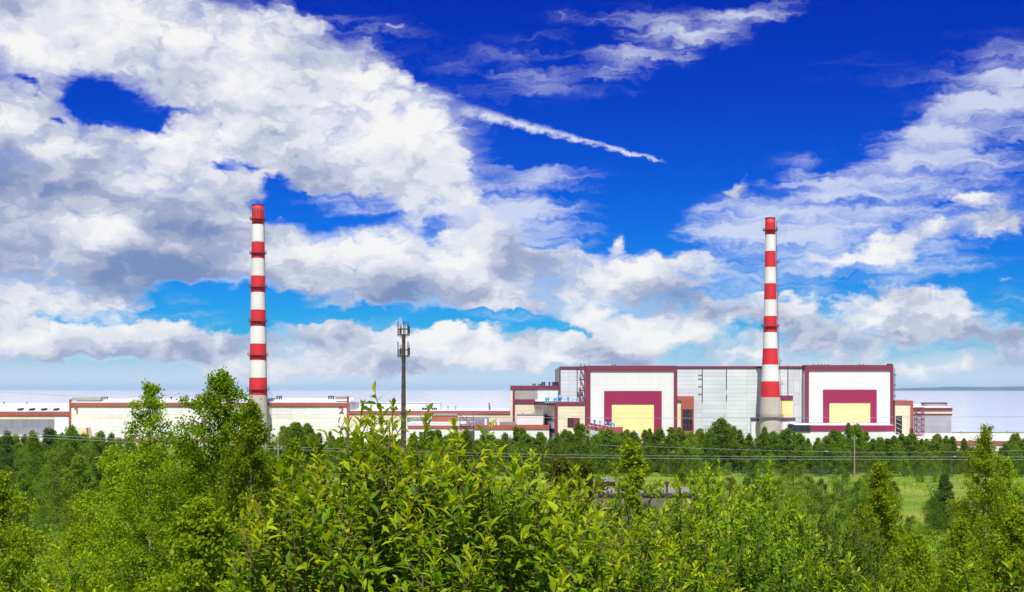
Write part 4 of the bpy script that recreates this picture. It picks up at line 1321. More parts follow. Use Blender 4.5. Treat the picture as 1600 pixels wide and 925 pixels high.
for (rt, rb) in ((502, 523), (534, 556)):
    zt_, zb2 = at(0, rt, YM).z, at(0, rb, YM).z
    mb = MB()
    w = 1.95
    for zz_ in (zb2, zb2 + (zt_ - zb2) * .42):
        mb.lathe(mx_, YM, [(w - .12, zz_ - .13), (w + .04, zz_), (w - .12, zz_ + .13)], 8, cap=False)
    for k in range(6):
        t_ = 2 * math.pi * k / 6 + .2
        c, s = math.cos(t_), math.sin(t_)
        mb.bar((mx_ + .4 * c, YM + .4 * s, zb2 - 1.4), (mx_ + w * c, YM + w * s, zb2), .1)
        mb.bar((mx_ + .4 * c, YM + .4 * s, zb2), (mx_ + w * c, YM + w * s, zb2), .1)
    mb.build('ring_frame', M['dark'], mast)
    for k in range(9):
        t_ = 2 * math.pi * k / 9 + .2
        c, s = math.cos(t_), math.sin(t_)
        x, y = mx_ + w * c, YM + w * s
        an = MB().box(x - .08, x + .08, y - .08, y + .08, zb2 - .5, zt_ if k % 3 else zt_ - 1)
        if k % 3 != 1:
            an.box(x - .2, x + .2, y - .12, y + .12, zb2 + .3, zb2 + (1.9 if k % 2 else 2.6))
        an.build('aerial', M['dark'], mast)
    MB().bar((mx_, YM, mz1 - .5), (mx_, YM, zt_ + .2), .14).build('spike', M['dark'], mast)

# ------------------------------------------------------------------ plants
def unit(v):
    return v / np.maximum(np.linalg.norm(v, axis=-1, keepdims=True), 1e-9)


def leaf_frames(rg, d, nrm):
    d = unit(d)
    s = unit(np.cross(d, nrm))
    n = np.cross(s, d)
    return d, s, n


def small_leaves(P_, d, nrm, L, Wd, fold=0.18):
    """one four-cornered folded leaf each; arrays in, (verts, faces) out"""
    d, s, n = leaf_frames(None, d, nrm)
    L = np.asarray(L).reshape(-1, 1)
    Wd = np.asarray(Wd).reshape(-1, 1)
    mid = P_ + d * L * 0.45
    v = np.stack([P_, mid + s * Wd / 2 + n * Wd * fold, P_ + d * L, mid - s * Wd / 2 + n * Wd * fold], 1).reshape(-1, 3)
    f = np.arange(len(v)).reshape(-1, 4)
    return v, f


BIG_T = np.array([[0, 0, 0], [-.34, .30, .06], [.34, .30, .06], [0, .33, -.02], [-.46, .62, .03], [.46, .62, .03], [0, .65, -.05], [0, 1.0, -.16]])
BIG_F = np.array([[0, 2, 3, 1], [1, 3, 6, 4], [3, 2, 5, 6], [6, 5, 7, 4]])


def big_leaves(P_, d, nrm, L, Wd):
    """long willow leaf folded along its midrib and curved back at the tip (x: width, y: length, z: lift)"""
    d, s, n = leaf_frames(None, d, nrm)
    L = np.asarray(L).reshape(-1, 1, 1)
    Wd = np.asarray(Wd).reshape(-1, 1, 1)
    v = P_[:, None, :] + s[:, None, :] * BIG_T[None, :, 0:1] * Wd + d[:, None, :] * BIG_T[None, :, 1:2] * L + n[:, None, :] * BIG_T[None, :, 2:3] * L
    f = (np.arange(len(P_)) * 8)[:, None, None] + BIG_F[None]
    return v.reshape(-1, 3), f.reshape(-1, 4)


def grow_birch(seed, H, Rc, base=0.06, nb=46, nt=8, dens=150, leaf=0.037, lean=0.03, ascend=0.55):
    """returns trunk MB, branch MB, leaf arrays (P, d, n, L)"""
    rg = np.random.default_rng(seed)
    tr, br = MB(), MB()
    nb, nt, dens, Rc = int(nb * 1.5), nt + 3, dens * 1.35, Rc * 1.1
    nT = 11
    wx, wy = np.cumsum(rg.normal(0, lean * H / nT, nT)), np.cumsum(rg.normal(0, lean * H / nT, nT))
    wx[0] = wy[0] = 0
    tp = np.stack([wx, wy, np.linspace(0, H, nT)], -1)
    r0 = 0.009 * H + 0.006
    tr.tube(tp, list(np.linspace(r0, 0.004, nT)), 7)
    P_, D_ = [], []
    az = rg.uniform(0, 6.28)
    for b in range(nb):
        t = base + (0.985 - base) * ((b + .5) / nb) ** 0.92
        shape = min(1.0, (1.03 - t) ** 1.0 * 1.75) * min(1.0, (t - base) / 0.12 + 0.55)
        L = Rc * shape * rg.uniform(0.55, 1.2)
        az += 2.4 + rg.normal(0, .35)
        e = R(8 + 50 * t * t) + rg.normal(0, .16)
        dr = np.array([math.cos(az) * math.cos(e), math.sin(az) * math.cos(e), math.sin(e)])
        p0 = np.array([np.interp(t, np.linspace(0, 1, nT), tp[:, k]) for k in range(3)])
        ss = np.linspace(0, 1, 5)
        curve = p0 + dr * (L * ss)[:, None] + np.array([0, 0, 1.0]) * (L * ascend * 0.5 * ss ** 2 - L * 0.38 * ss ** 3)[:, None]
        br.tube(curve, list(np.linspace(r0 * .35 * (1.1 - t), 0.0025, 5)), 4, cap=False)
        for k in range(nt):
            s = rg.uniform(.12, 1.0)
            q = np.array([np.interp(s, ss, curve[:, c]) for c in range(3)])
            td = unit(dr * .5 + rg.normal(0, .6, 3) + np.array([0, 0, .08]))
            tl = (L * rg.uniform(.18, .42) + 0.05) * (1.15 - .5 * s)
            end = q + td * tl + np.array([0, 0, -.22 * tl])
            mid = q + td * tl * .5
            br.tube([q, mid, end], [.003, .0025, .0015], 3, cap=False)
            n = max(3, int(tl * dens * rg.uniform(.6, 1.3)))
            u = rg.uniform(0.05, 1.05, n)[:, None]
            pts = q + td * tl * u + np.array([0, 0, -.22 * tl]) * u ** 2 + rg.normal(0, .022 + tl * .05, (n, 3))
            P_.append(pts)
            D_.append(unit(td * .5 + rg.normal(0, .55, (n, 3)) + np.array([0, 0, -.45])))
    # leader
    n = int(14 + H * 6)
    u = rg.uniform(.86, 1.0, n)
    pts = np.stack([np.interp(u, np.linspace(0, 1, nT), tp[:, k]) for k in range(3)], -1) + rg.normal(0, .03, (n, 3))
    P_.append(pts)
    D_.append(unit(rg.normal(0, .6, (n, 3)) + np.array([0, 0, .1])))
    P_, D_ = np.concatenate(P_), np.concatenate(D_)
    N_ = unit(rg.normal(0, .8, P_.shape) + np.array([0, -.15, .75]))
    L_ = leaf * rg.uniform(.7, 1.25, len(P_))
    return tr, br, (P_, D_, N_, L_)


def mb_mesh(mb, name, mat, smooth=True):
    me = bpy.data.meshes.new(name)
    me.from_pydata(mb.v, [], mb.f)
    me.materials.append(mat)
    if smooth:
        me.shade_smooth()
    return me


def base_for(px, Y, top):
    x = (px - 800) / FPX * Y
    z = ground_z(x, Y) - 0.05
    H = CAM_Z + (HORIZON - top) / FPX * Y - z
    return Vector((x, Y, z)), H


def birch(label, px, Y, top, Rc, seed, mat='leaf_birch', group=None, name='birch_tree', cat='tree', **kw):
    loc, H = base_for(px, Y, top)
    root = empty(name, loc, label, cat, group)
    tr, br, (P_, D_, N_, L_) = grow_birch(seed, H, Rc, **kw)
    tk = link('trunk', mb_mesh(tr, 'trunk', M['bark_birch']), root)
    link('branches', mb_mesh(br, 'branches', M['twig']), tk)
    v, f = small_leaves(P_, D_, N_, L_, L_ * .72)
    link('crown', np_mesh('crown', v, f, [M[mat]]), root)
    return root


def grow_willow(seed, H, Rc, stems=9, shoots=9, leaf=0.069, gap=0.0135, low=0.12, drop=.30):
    """many-stemmed shrub; leaves spiral along upright shoots. returns [stem MB], leaf arrays and a young-leaf mask"""
    rg = np.random.default_rng(seed)
    out, P_, D_, N_, L_, Y_ = [], [], [], [], [], []
    stems, shoots = int(stems * 2.3), int(shoots * 1.9)

    def shoot(mb, p, d, L, r, lf, gap=gap):
        n = 5
        ss = np.linspace(0, 1, n)
        side = rg.normal(0, .10, 3)
        c = p + d * (L * ss)[:, None] + side * (L * ss ** 2)[:, None] + np.array([0, 0, .22 * L]) * (ss ** 2)[:, None]
        mb.tube(c, list(np.linspace(r, .0018, n)), 4, cap=False)
        m = max(4, int(L / gap))
        u = np.linspace(.12, 1.0, m) + rg.normal(0, .01, m)
        pts = np.stack([np.interp(u, ss, c[:, k]) for k in range(3)], -1)
        ax = unit(c[-1] - c[0])
        a = rg.uniform(0, 6.28) + np.arange(m) * 2.39996
        e1 = unit(np.cross(ax, np.array([.3, .2, .9])))
        e2 = np.cross(ax, e1)
        rad = e1 * np.cos(a)[:, None] + e2 * np.sin(a)[:, None]
        tipf = np.clip((u - .72) / .28, 0, 1)[:, None]
        dd = unit(rad * (1.0 - .55 * tipf) + ax * (.42 + .8 * tipf) + rg.normal(0, .22, (m, 3)))
        P_.append(pts)
        D_.append(dd)
        N_.append(unit(ax * 1.0 - rad * .25 + rg.normal(0, .3, (m, 3)) + np.array([0, 0, .5])))
        L_.append(lf * rg.uniform(.5, 1.22, m) * (1 - .3 * tipf[:, 0]) * (.65 + .35 * np.clip(u * 3, 0, 1)))
        Y_.append((u > .74 + rg.uniform(-.12, .14)) & (rg.uniform(0, 1, m) < .85))
        return c, ss

    for s in range(stems):
        mb = MB()
        a = s * 2.39996 + rg.uniform(-.3, .3)
        rr = Rc * math.sqrt((s + .5) / stems)
        tip = np.array([math.cos(a) * rr, math.sin(a) * rr, H * (1 - drop * (rr / Rc) ** 2) * rg.uniform(.89, .97)])
        if s == 0:
            tip = np.array([0, 0, H * .97])
        p0 = np.array([math.cos(a) * Rc * .12, math.sin(a) * Rc * .12, 0])
        n = 7
        ss = np.linspace(0, 1, n)
        mid = p0 * .5 + tip * .5 + np.array([math.cos(a), math.sin(a), 0]) * rr * .22
        c = ((1 - ss) ** 2)[:, None] * p0 + (2 * ss * (1 - ss))[:, None] * mid + (ss ** 2)[:, None] * tip
        mb.tube(c, list(np.linspace(.012 + .004 * H, .003, n)), 5, cap=False)
        Ls = np.linalg.norm(tip - p0)
        for k in range(shoots):
            u = low + (1 - low) * ((k + rg.uniform(.1, .9)) / shoots) ** .72
            p = np.array([np.interp(u, ss, c[:, q]) for q in range(3)])
            b = k * 2.39996 + rg.uniform(0, 1)
            dv = unit(np.array([math.cos(b), math.sin(b), 0]) * .75 + unit(tip - p0) * .75 + np.array([0, 0, .15]))
            shoot(mb, p, dv, (.14 + Ls * .07) * rg.uniform(.7, 1.35) * (1.3 - .9 * u), .003, leaf)
        shoot(mb, c[-2], unit(c[-1] - c[-2]), np.linalg.norm(c[-1] - c[-2]), .003, leaf, gap * .55)
        out.append(mb)
    P_, D_, N_, L_, Y_ = (np.concatenate(z) for z in (P_, D_, N_, L_, Y_))
    return out, P_, D_, N_, L_, Y_


_one_leaf = {}


def one_leaf_mesh(key, mat):
    if key not in _one_leaf:
        me = bpy.data.meshes.new('leaf')
        me.from_pydata([tuple(p) for p in BIG_T], [], [tuple(int(i) for i in q) for q in BIG_F])
        me.materials.append(mat)
        _one_leaf[key] = me
    return _one_leaf[key]


def willow(label, px, Y, top, Rc, seed, single=0, wl=0.42, mat='leaf_willow', young='leaf_young', name='willow_shrub', group=None, cat='shrub', **kw):
    """single: how many of the largest visible leaves become parts of their own"""
    loc, H = base_for(px, Y, top)
    root = empty(name, loc, label, cat, group)
    stems, P_, D_, N_, L_, Yg = grow_willow(seed, H, Rc, **kw)
    for mb in stems:
        link('stem', mb_mesh(mb, 'stem', M['twig']), root)
    pick = np.zeros(len(P_), bool)
    if single:
        Wc = P_ + D_ * L_[:, None] * .5 + np.array(loc)
        Wt = P_ + D_ * L_[:, None] + np.array(loc)
        Wb = P_ + np.array(loc)
        pr = lambda w: np.stack([800 + FPX * w[:, 0] / w[:, 1], HORIZON - FPX * (w[:, 2] - CAM_Z) / w[:, 1]], -1)
        c, tq, bq = pr(Wc), pr(Wt), pr(Wb)
        size = np.linalg.norm(tq - bq, axis=1)
        ok = (c[:, 0] > 2) & (c[:, 0] < 1598) & (c[:, 1] < 922)
        cell = {}
        ij = np.floor(c / 9).astype(int)
        for k in np.where(ok)[0]:
            key = (ij[k, 0], ij[k, 1])
            if key not in cell or Wc[k, 1] < cell[key][0]:
                cell[key] = (Wc[k, 1], k)
        cand = sorted((k for _, k in cell.values()), key=lambda k: -size[k])[:single]
        pick[cand] = True
        d, s, n = leaf_frames(None, D_, N_)
        for k in cand:
            o = link('leaf', one_leaf_mesh(young if Yg[k] else mat, M[young] if Yg[k] else M[mat]), root)
            w = L_[k] * wl
            mt = Matrix.Identity(4)
            for r_ in range(3):
                mt[r_][0], mt[r_][1], mt[r_][2], mt[r_][3] = s[k, r_] * w, d[k, r_] * L_[k], n[k, r_] * L_[k], P_[k, r_]
            o.matrix_basis = mt
    rest = ~pick
    if Y < 8.5:
        v, f = big_leaves(P_[rest], D_[rest], N_[rest], L_[rest], L_[rest] * wl)
        mi = np.repeat(Yg[rest].astype(int), 4)
    else:
        v, f = small_leaves(P_[rest], D_[rest], N_[rest], L_[rest], L_[rest] * wl)
        mi = Yg[rest].astype(int)
    fo = link('foliage', np_mesh('foliage', v, f, [M[mat], M[young]], mi, smooth=Y < 8.5), root)
    fo['kind'] = 'stuff'
    return root


def grow_tree(seed, H, Rc, lo=0.16, lobes=34, per=170, leaf=0.34, pointed=0.6):
    """mid-distance tree: trunk with limbs, leaf sprays clustered round the limb ends"""
    rg = np.random.default_rng(seed)
    tr = MB()
    wx = np.cumsum(rg.normal(0, .012 * H, 7)); wy = np.cumsum(rg.normal(0, .012 * H, 7)); wx[0] = wy[0] = 0
    tp = np.stack([wx, wy, np.linspace(0, H * .93, 7)], -1)
    tr.tube(tp, list(np.linspace(.016 * H, .03, 7)), 6)
    P_, D_, N_ = [], [], []
    ph1, ph2 = rg.uniform(0, 6.28, 2)
    for i in range(lobes):
        t = lo + (1 - lo) * ((i + rg.uniform(.1, .9)) / lobes)
        x = (t - lo) / (1 - lo)
        a = i * 2.39996 + rg.uniform(-.5, .5)
        env = Rc * (math.sin(math.pi * min(1, x * .84 + .16)) ** .75) * (1 - pointed * max(0, x - .35)) * (1 + .28 * math.sin(a + ph1) + .18 * math.sin(2 * a + ph2 + 3 * x))
        rr = env * rg.uniform(.25, 1.0)
        lr = max(.15 * Rc, env * .36) * rg.uniform(.55, 1.25)
        c = np.array([math.cos(a) * rr + np.interp(t, np.linspace(0, 1, 7), tp[:, 0]), math.sin(a) * rr + np.interp(t, np.linspace(0, 1, 7), tp[:, 1]), t * H - lr * .25])
        tb = max(.05, t - .16)
        p0 = np.array([np.interp(tb, np.linspace(0, .93, 7), tp[:, k]) for k in range(3)])
        p0[2] = tb * H
        tr.tube([p0, (p0 + c) / 2 + np.array([0, 0, -.04 * H * .3]), c], [.005 * H, .0035 * H, .01], 4, cap=False)
        n = int(per * rg.uniform(.45, 1.4))
        dv = unit(rg.normal(0, 1, (n, 3)))
        rad = lr * rg.uniform(.35, 1.08, n) ** .6
        q = c + dv * rad[:, None] * np.array([1, 1, .82])
        # sprays hang together in small bunches
        q += rg.normal(0, .30 * lr, (n, 3))
        P_.append(q)
        D_.append(unit(dv * .4 + rg.normal(0, .6, (n, 3)) + np.array([0, 0, -.1])))
        N_.append(unit(dv * .9 + rg.normal(0, .45, (n, 3)) + np.array([0, 0, .55])))
    P_, D_, N_ = np.concatenate(P_), np.concatenate(D_), np.concatenate(N_)
    keep = P_[:, 2] > .03 * H
    P_, D_, N_ = P_[keep], D_[keep], N_[keep]
    L_ = leaf * rg.uniform(.6, 1.3, len(P_))
    v, f = small_leaves(P_, D_, N_, L_, L_ * .75)
    return tr, v, f


_tree_cache = {}


def tree_kind(key, seed, H, Rc, mat, **kw):
    tr, v, f = grow_tree(seed, H, Rc, **kw)
    _tree_cache[key] = (mb_mesh(tr, 'trunk', M['bark']), np_mesh('crown', v, f, [M[mat]]), H)


def put_tree(key, label, px, Y, top=None, scale=None, group=None, name='tree', cat='tree', rot=None, wide=1.0, zoff=0.0):
    x = (px - 800) / FPX * Y
    z = ground_z(x, Y) - .1
    tm, cm, H = _tree_cache[key]
    s = scale if scale else (CAM_Z + (HORIZON - top) / FPX * Y - z) / H
    root = empty(name, (x, Y, z + zoff), label, cat, group)
    root.rotation_euler = (0, 0, rot if rot is not None else random.uniform(0, 6.28))
    root.scale = (s * wide, s * wide, s)
    for nm, me in (('trunk', tm), ('crown', cm)):
        o = bpy.data.objects.new(nm, me)
        COL.objects.link(o)
        o.parent = root
    return root


random.seed(11)
# ---- kinds of far trees
for k in range(8):
    tree_kind(f'belt{k}', 100 + k, 15.0, (3.6, 4.4, 3.0, 5.0, 3.8, 4.6, 2.8, 4.0)[k], ['leaf_tree', 'leaf_tree_light'][k in (1, 4, 6)], lobes=(70, 80, 60, 90, 76, 84, 56, 70)[k], per=130, leaf=.38, lo=.04, pointed=(.45, .3, .6, .2, .5, .25, .65, .4)[k])
tree_kind('dark', 120, 13.0, 3.8, 'leaf_dark', lobes=60, per=300, leaf=.30, lo=.04, pointed=.15)
for k in range(3):
    tree_kind(f'mid{k}', 130 + k, 15.0, 4.4 - .5 * k, ['leaf_tree', 'leaf_tree_light', 'leaf_dark'][k], lobes=52, per=330, leaf=.24, lo=.10, pointed=.55)
for k in range(3):
    tree_kind(f'bush{k}', 140 + k, 5.0, 2.6, ['leaf_shrub', 'leaf_tree_light', 'leaf_birch'][k], lobes=26, per=330, leaf=.13, lo=.02, pointed=.25)
tree_kind('sapling', 150, 5.0, 1.1, 'leaf_birch_yellow', lobes=30, per=150, leaf=.11, lo=.10, pointed=.8)
tree_kind('sapling_dark', 151, 5.0, 1.25, 'leaf_birch_dark', lobes=30, per=170, leaf=.10, lo=.10, pointed=.7)

# ---- row of trees along the plant's fence
TOPS = [(-120, 690), (0, 686), (60, 676), (130, 682), (200, 690), (300, 690), (430, 690), (455, 672), (478, 663), (500, 676), (540, 684), (640, 685), (700, 680), (722, 668), (745, 680), (765, 676), (800, 679), (815, 675), (850, 682), (885, 676), (905, 671), (925, 676), (960, 678), (1000, 681), (1035, 670), (1050, 676), (1085, 667), (1110, 670), (1122, 664), (1150, 674), (1190, 671), (1210, 668), (1240, 676), (1280, 680), (1320, 676), (1336, 664), (1360, 684), (1395, 678), (1415, 682), (1440, 684), (1450, 686), (1500, 692), (1560, 698), (1600, 682), (1640, 684)]
tx, ty = zip(*TOPS)


LAND = [(430, 'left birches'), (485, 'figure 2'), (560, 'big willow'), (640, 'mast'), (715, 'red stair tower'), (770, 'air units'), (830, 'white roof box'), (880, 'stepped block'), (930, 'red annex'), (985, 'left yellow panel'), (1045, 'left portal'), (1080, 'glazed annex'), (1125, 'long panelled wall'), (1175, 'chimney\'s left side'), (1215, 'right chimney'), (1250, 'purple band'), (1290, 'right portal\'s left end'), (1335, 'wooden pole'), (1385, 'right yellow panel'), (1420, 'cream gate block'), (1450, 'lattice tower'), (1490, 'grey hall'), (1540, 'right birch'), (1590, 'long shed'), (1640, 'right picture edge')]


def landmark(px):
    return min(LAND, key=lambda a: abs(a[0] - px))[1]


px = 424.0
i = 0
while px < 1625:
    top = float(np.interp(px, tx, ty)) + random.choice((-7, -3, 0, 2, 5, 9)) + random.uniform(-2, 2) - 1
    lm = landmark(px)
    for row in (0, 1):
        if row == 1 and i % 3 == 1:
            continue
        k = random.randrange(8)
        wd = random.uniform(.85, 1.5)
        look = ('light' if k in (1, 4, 6) else 'deep') + ' green ' + ('broad' if wd > 1.18 else 'slender')
        lb = f'{look} {"front-row" if row == 0 else "back-row"} tree by the {lm}'
        put_tree(f'belt{k}', lb, px + (random.uniform(-8, 8) if row else 0), random.uniform(438, 452) if row == 0 else random.uniform(462, 478), top=top + (random.uniform(-3, 6) if row else 0), group=f'row trees: {lb}', name='row_tree', wide=wd)
    px += random.uniform(10, 17)
    i += 1
# bushes at the foot of the row
for k in range(46):
    px = 428 + k * 26.5 + random.uniform(-8, 8)
    put_tree(f'bush{k % 2}', f'low {"deep" if k % 2 == 0 else "fresh"} green bush under the row by the {landmark(px)}', px, random.uniform(420, 436), scale=random.uniform(.7, 1.6), group=f'row bushes by the {landmark(px)}', name='row_bush', cat='bush')

# ---- trees on the flat at the left
LEFT = [(-30, 330, 690, 'mid0'), (14, 335, 682, 'mid2'), (48, 300, 676, 'mid0'), (84, 320, 672, 'mid2'), (112, 310, 668, 'mid0'), (150, 330, 684, 'mid1'), (182, 335, 690, 'mid0'), (215, 320, 700, 'mid2'), (260, 330, 700, 'mid0'),
        (-20, 255, 742, 'mid1'), (45, 225, 736, 'mid0'), (100, 262, 702, 'mid0'), (128, 240, 712, 'mid1'), (150, 268, 716, 'mid2'), (178, 245, 735, 'mid0'), (80, 280, 705, 'mid1'), (205, 240, 720, 'mid1'), (15, 280, 730, 'mid0'), (120, 215, 775, 'mid1'), (250, 230, 740, 'mid0'), (300, 250, 720, 'mid2'), (340, 240, 740, 'mid1'),
        (-70, 300, 700, 'mid1'), (395, 330, 690, 'mid0'), (350, 330, 690, 'mid2'), (300, 335, 688, 'mid1'),
        (440, 330, 700, 'mid2'), (470, 320, 715, 'mid0'), (410, 300, 710, 'mid1'), (500, 310, 735, 'mid1')]
rl = random.Random(9)
for k in range(22):       # close the gaps of the far left wood
    LEFT.append((-50 + k * 13 + rl.uniform(-5, 5), rl.uniform(345, 380), float(np.interp(-50 + k * 13, [-50, 20, 110, 180, 240], [690, 678, 672, 684, 690])) + rl.uniform(-5, 7), ('mid0', 'mid2', 'mid1', 'mid0')[k % 4]))
desc = {'mid0': 'rounded deep green tree', 'mid1': 'fresh light green tree', 'mid2': 'dark bluish green tree'}
for (px, Y, top, key) in LEFT:
    where = 'below the hall marked 1' if Y >= 290 and px < 300 else ('in the far left grove' if px < 200 else 'behind the tall left birches')
    put_tree(key, f'{desc[key]} {where}', px, Y, top=top, group=f'{desc[key]}s {where}', wide=random.uniform(.95, 1.3))

# ---- single trees and bushes on the meadow
put_tree('dark', 'dense dark green tree alone on the meadow left of the right birch', 1475, 262, top=741, name='dark_tree', wide=.9)
put_tree('bush0', 'grey-green bush at the foot of the dense dark meadow tree', 1460, 255, top=776, name='meadow_bush', cat='bush', wide=.8)
put_tree('bush1', 'light small tree beside the fence behind the dark meadow tree', 1462, 400, top=728, name='meadow_bush', cat='bush', wide=.7)
put_tree('bush0', 'round grey-green bush on the meadow below the wooden pole', 1316, 330, top=731, name='meadow_bush', cat='bush', wide=.95)
put_tree('bush1', 'wide green bush on the meadow before the right chimney', 1240, 335, top=722, name='meadow_bush', cat='bush', wide=1.15)
put_tree('bush0', 'small bush left of the round meadow bush', 1285, 300, top=748, name='meadow_bush', cat='bush', wide=.8)
put_tree('bush1', 'yellow-green bush near the thin lamp post, nearer of two', 1070, 300, top=728, name='meadow_bush', cat='bush', wide=.9)
put_tree('bush1', 'yellow-green bush right of the thin lamp post', 1110, 320, top=735, name='meadow_bush', cat='bush', wide=1.0)
put_tree('bush0', 'green bush beyond the low grey roofs', 1175, 300, top=738, name='meadow_bush', cat='bush', wide=1.1)
put_tree('bush1', 'pale bush right of the round meadow bush', 1352, 320, top=742, name='meadow_bush', cat='bush', wide=.8)
for px, Y, top, key, lb, wd in ((1262, 300, 742, 'bush1', 'fresh green bush among the meadow bushes left of the round one', 1.0), (1338, 290, 752, 'bush0', 'low deep green bush under the round meadow bush', 1.0), (1366, 310, 738, 'bush2', 'yellowish bush behind the top of the pointed birch', 1.0), (1398, 300, 752, 'bush0', 'deep green bush right of the pointed birch on the meadow', .9), (1212, 290, 748, 'bush2', 'yellowish bush on the meadow before the right chimney', 1.1), (1140, 300, 745, 'bush1', 'fresh green bush beyond the small-leaved willow', 1.1),
                               (1300, 255, 770, 'bush1', 'fresh green bush low on the meadow over the dark glossy shrub', 1.1), (1345, 245, 780, 'bush0', 'deep green bush low on the meadow left of the pointed birch', 1.0), (1420, 235, 806, 'bush2', 'yellowish bush on the meadow below the dark tree', 1.2), (1520, 250, 770, 'bush1', 'fresh green bush behind the trunk of the tall right birch', 1.1), (1590, 260, 768, 'bush0', 'deep green bush on the meadow at the right edge', 1.1), (1440, 400, 731, 'bush1', 'small fresh green bush at the fence', .9)):
    put_tree(key, lb, px, Y, top=top, name='meadow_bush', cat='bush', wide=wd)
put_tree('bush1', 'fresh green bush growing against the front of the grey shed, right one', 1046, 205, top=781, name='meadow_bush', cat='bush', wide=.9)
put_tree('bush0', 'deep green bush growing against the front of the grey shed, left one', 1010, 210, top=786, name='meadow_bush', cat='bush', wide=.9)
put_tree('sapling_dark', 'dark reddish young birch standing before the low grey roofs, left of two', 866, 36, top=716, name='birch_tree', wide=1.05)
put_tree('sapling_dark', 'dark reddish young birch standing before the low grey roofs, right of two', 926, 34, top=722, name='birch_tree', wide=1.05)
put_tree('sapling', 'slender yellow-green young birch rising above the middle willows', 990, 24, top=688, name='birch_tree', wide=.95)

# ---- grass of the meadow: tufts too many to count
rg = np.random.default_rng(77)
n = 42000
yy = rg.uniform(0, 1, n) ** 1.4 * 330 + 120
xx = (rg.uniform(-60, 1660, n) - 800) / FPX * yy
zz = np.array([ground_z(0, y) for y in yy])
hgt = rg.uniform(.35, 1.0, n) * (.5 + .9 * (np.sin(xx * .11 + 2) * np.sin(yy * .07) > .1))
P_ = np.stack([xx, yy, zz - .05], -1)
D_ = unit(rg.normal(0, .35, (n, 3)) + np.array([0, 0, 1.0]))
N_ = unit(rg.normal(0, .5, (n, 3)) + np.array([0, -.6, .5]))
v, f = small_leaves(P_, D_, N_, hgt, hgt * .55, fold=.1)
gr = link('grass', np_mesh('grass', v, f, [M['leaf_grass']]))
tag(gr, 'bright green grass tufts over the meadow', None, None, 'stuff')

# ---- undergrowth on the slope: a leafy mass
n = 32000
yy = 14 + 130 * rg.uniform(0, 1, n) ** 1.5
xx = (rg.uniform(-80, 1680, n) - 800) / FPX * yy
bump = .55 + .5 * np.sin(xx * 1.3 + yy * .4) * np.sin(yy * .9 - xx * .5) + .35 * np.sin(xx * .35) * np.sin(yy * .23 + 1)
zz = np.array([ground_z(0, y) for y in yy]) + rg.uniform(0, 1, n) * np.clip(bump, .15, 2) * (.8 + yy / 60)
L_ = (.05 + yy * .0022) * rg.uniform(.7, 1.3, n)
D_ = unit(rg.normal(0, .7, (n, 3)) + np.array([0, 0, .5]))
N_ = unit(rg.normal(0, .5, (n, 3)) + np.array([0, -.2, .8]))
v, f = small_leaves(np.stack([xx, yy, zz], -1), D_, N_, L_, L_ * .6)
ug = link('undergrowth', np_mesh('undergrowth', v, f, [M['leaf_grass'], M['leaf_birch_yellow'], M['leaf_shrub']], (np.clip((np.sin(xx * .7) + np.sin(yy * .35 + 1)) + rg.normal(0, .6, n) + 1.2, 0, 2.4)).astype(int)))
tag(ug, 'tangled weeds and seedlings over the near slope', None, None, 'stuff')

# ---- tall birches at the left
birch('slim yellow-green birch at the left, its top over the figure 1', 232, 18, 597, 1.15, 1, 'leaf_birch_yellow', nb=52, dens=120)
birch('tallest birch at the left, leafy top beside the left chimney', 345, 17, 582, 1.3, 2, 'leaf_birch', nb=58, dens=190)
birch('birch with bare pale trunk below, right neighbour of the tallest left birch', 398, 16, 632, .95, 3, 'leaf_birch', nb=46, dens=190)
birch('bushy dark birch filling the gap between the two tallest left birches', 298, 19, 690, .95, 4, 'leaf_birch', nb=46, dens=170)
birch('yellowish low birch left of the slim yellow-green birch', 182, 20, 700, 1.1, 5, 'leaf_birch_yellow', nb=50, dens=150)
birch('small-leaved dark birch between the left birches and the big willow', 452, 19, 690, .8, 6, 'leaf_birch', nb=46, dens=170)
birch('bright yellow-green young birch in front of the left birches', 318, 10.5, 788, .75, 7, 'leaf_birch_yellow', nb=44, dens=170, leaf=.044)
birch('yellow-green birch cut by the left edge of the picture', 2, 14, 742, .85, 8, 'leaf_birch_yellow', nb=46, dens=140)
birch('reddish-tipped yellow birch low between the left grove and the slim birch', 130, 24, 790, 1.2, 9, 'leaf_birch_yellow', nb=44, dens=90, leaf=.05)
# ---- right birches
birch('pointed yellow-green birch between the dark shrubs and the right birch', 1375, 20, 722, .82, 10, 'leaf_birch_yellow', nb=52, dens=160)
birch('tall loose birch near the right edge with pale trunk', 1538, 21, 664, .9, 11, 'leaf_birch_yellow', nb=50, dens=130)
birch('second birch behind the tall loose right birch', 1574, 23, 715, .75, 12, 'leaf_birch_yellow', nb=46, dens=130)
birch('low dense birch at the foot of the tall right birch', 1500, 16, 815, .62, 13, 'leaf_birch_yellow', nb=42, dens=150)
birch('low yellowish birch bush right of the pointed birch', 1432, 18, 835, .85, 14, 'leaf_birch_yellow', nb=42, dens=130)
birch('low birch cut by the lower right corner', 1590, 14, 800, .85, 15, 'leaf_birch_yellow', nb=42, dens=150)

